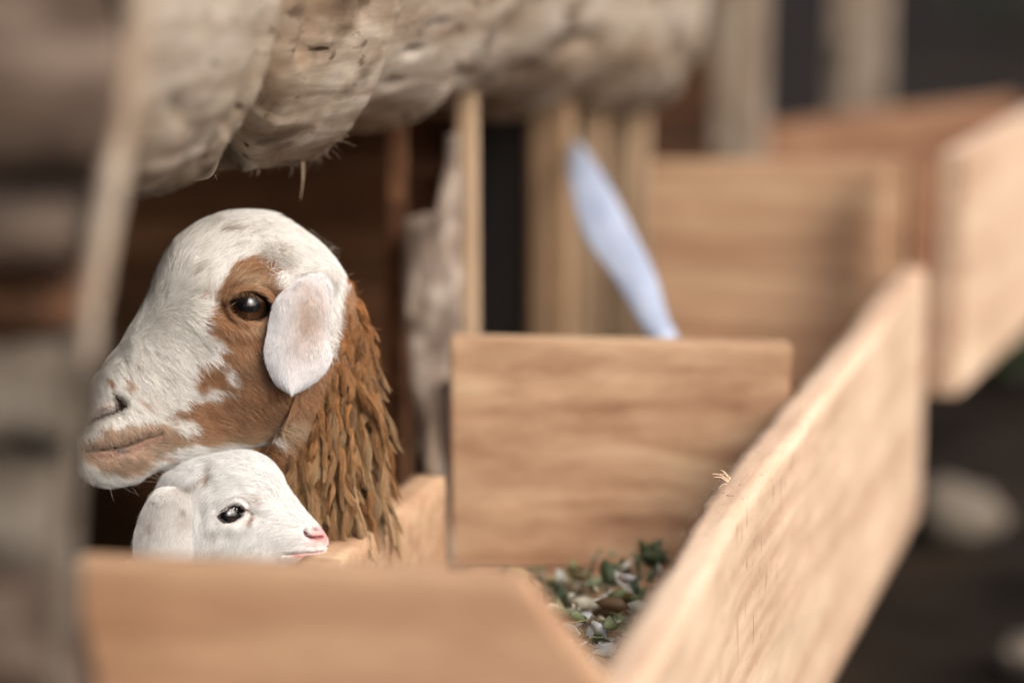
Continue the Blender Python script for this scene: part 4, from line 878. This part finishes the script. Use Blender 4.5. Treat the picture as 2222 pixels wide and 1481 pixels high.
wt *= 1-.95*np.exp(-(pdist(pxl, pyl, NOST_L)/6)**2); wt *= 1-.95*gau(pxl, pyl, 700, 1165, 18, 12); wt *= 1-.9*np.exp(-(pdist(pxl, pyl, [(630, 1203), (680, 1203), (710, 1198)])/6)**2); wt *= 1-.9*np.exp(-(pdist(pxl, pyl, [(528, 1105), (540, 1107), (547, 1113)])/4)**2)
P, N = sample(VL, FLf, NLm, 75000, wt); x, y, cc = FL.photo(P)
DIR_L = [(700, 1150, -.8, -.3), (660, 1120, -.75, -.5), (620, 1070, -.7, -.6), (590, 1020, -.8, -.4), (540, 990, -.95, .0), (480, 990, -.9, .4), (660, 1180, -.8, .45), (600, 1150, -.85, .3), (600, 1200, -.7, .6), (550, 1170, -.6, .75), (500, 1170, -.4, .9), (450, 1170, -.2, .95), (550, 1060, -.9, -.1), (500, 1060, -.95, .1), (460, 1090, -.7, .6), (560, 1110, -.8, .5), (430, 1040, -.8, .6), (400, 1060, -.6, .8), (650, 1230, -.9, .3), (520, 1230, -.7, .7), (400, 1180, 0, 1)]
dd = idw(x, y, DIR_L); D3 = dd[:, :1]*FL.r[None]-dd[:, 1:2]*FL.u[None]
hl = .0068*np.ones(len(x)); hl *= 1-.5*gau(x, y, 700, 1180, 60, 60); hl *= 1-.62*gau(x, y, 504, 1112, 42, 28); hl *= 1+.8*sstep(460, 420, x); hl *= rng.uniform(.6, 1.25, len(x))
X, tr = fur(P, N, D3, hl, .32, 5, .00012, .28, .5, 1.0)
hc = lamb_color(x, y)*rng.uniform(.82, 1.15, (len(x), 1)); dk = rng.random(len(x)) < .035; hc[dk] *= .5
w2 = (tvl < 18)*(cl > 0)*(gau(pxl, pyl, 386, 1036, 44, 18) > .36)*1.0
P2, N2_ = sample(VL, FLf, NLm, 5000, w2+1e-12); x2, y2, _ = FL.photo(P2)
X2, tr2 = fur(P2, N2_, np.tile(-FL.r*.35-FL.u, (5000, 1)), rng.uniform(.008, .017, 5000), .8, 5, .00012, .4, .5, 1.5)
X = np.concatenate([X, X2]); tr = np.concatenate([tr, tr2]); hc = np.concatenate([hc, lamb_color(x2, y2)*rng.uniform(.8, 1.1, (5000, 1))])
hair_obj('coat', X-LL, tr, np.clip(hc, 0, .88), M_HAIR, lamb)
nm_ = (cl > 20) & (tvl < 14)
csl = np.mean([c_at(FL, VL, nm_, a_, b_, pxl, pyl, cl) for a_, b_ in [(503, 1086), (500, 1138), (466, 1122), (536, 1112)]])
for s_ in (1, -1): make_eye(FL, 503, 1112, csl-25, 31, s_, lamb, radians(-15), (.012, .009, .008), (.012, .009, .008))
EAR_L = [(1050, 368, 404), (1060, 352, 414), (1076, 338, 421), (1100, 324, 425), (1120, 316, 425), (1145, 308, 425), (1168, 304, 427), (1190, 306, 428), (1215, 318, 422), (1238, 338, 408), (1252, 358, 388)]
def earcol_L(x, y):
    C = np.tile((.72, .71, .685), (len(x), 1)); m = np.clip(gau(x, y, 375, 1110, 50, 40)*.16+gau(x, y, 325, 1150, 22, 40)*.4*(1+n2(x, y, .1, 3))+gau(x, y, 400, 1130, 16, 18)*.3, 0, .8)[:, None]; C = C*(1-m)+np.array([.34, .28, .24])[None]*m
    s_ = gau(x, y, 396, 1105, 7, 3.5)[:, None]; return C*(1-s_)+np.array([.10, .05, .035])[None]*s_
cr_ = c_at(FL, VL, nm_, 425, 1090, pxl, pyl, cl)
for s_ in (1, -1): make_ear(FL, EAR_L, s_, lamb, lambda xx, y: 0, lambda v: cr_-26+36*sstep(0, .22, v)+4*v, earcol_L, .0062, 20000 if s_ > 0 else 4000, 20, 6, (-.1, 1), .00011, .35)
P_ = []
for k in range(26):
    x0 = rng.uniform(486, 526); y0 = np.interp(x0, [480, 500, 514, 524], [1111, 1098, 1093, 1096])-1; p0 = FL.w(np.array(x0-csl*FL.sy), np.array(y0), np.array(csl+2)); L = rng.uniform(5, 10); p2 = FL.w(np.array(x0-csl*FL.sy+(x0-505)*.15-3), np.array(y0+L*.8), np.array(csl+6+L*.4)); P_.append([p0, (p0+p2)/2+FL.n*.001, p2])
PP = np.array([catmull(np.array(p), np.linspace(0, 2, 5)) for p in P_]); hair_obj('eyelashes', PP-LL, np.linspace(1, .2, 5)[None]*np.full((len(P_), 1), .00009), np.tile((.6, .58, .55), (len(P_), 1)), M_HAIR, lamb)
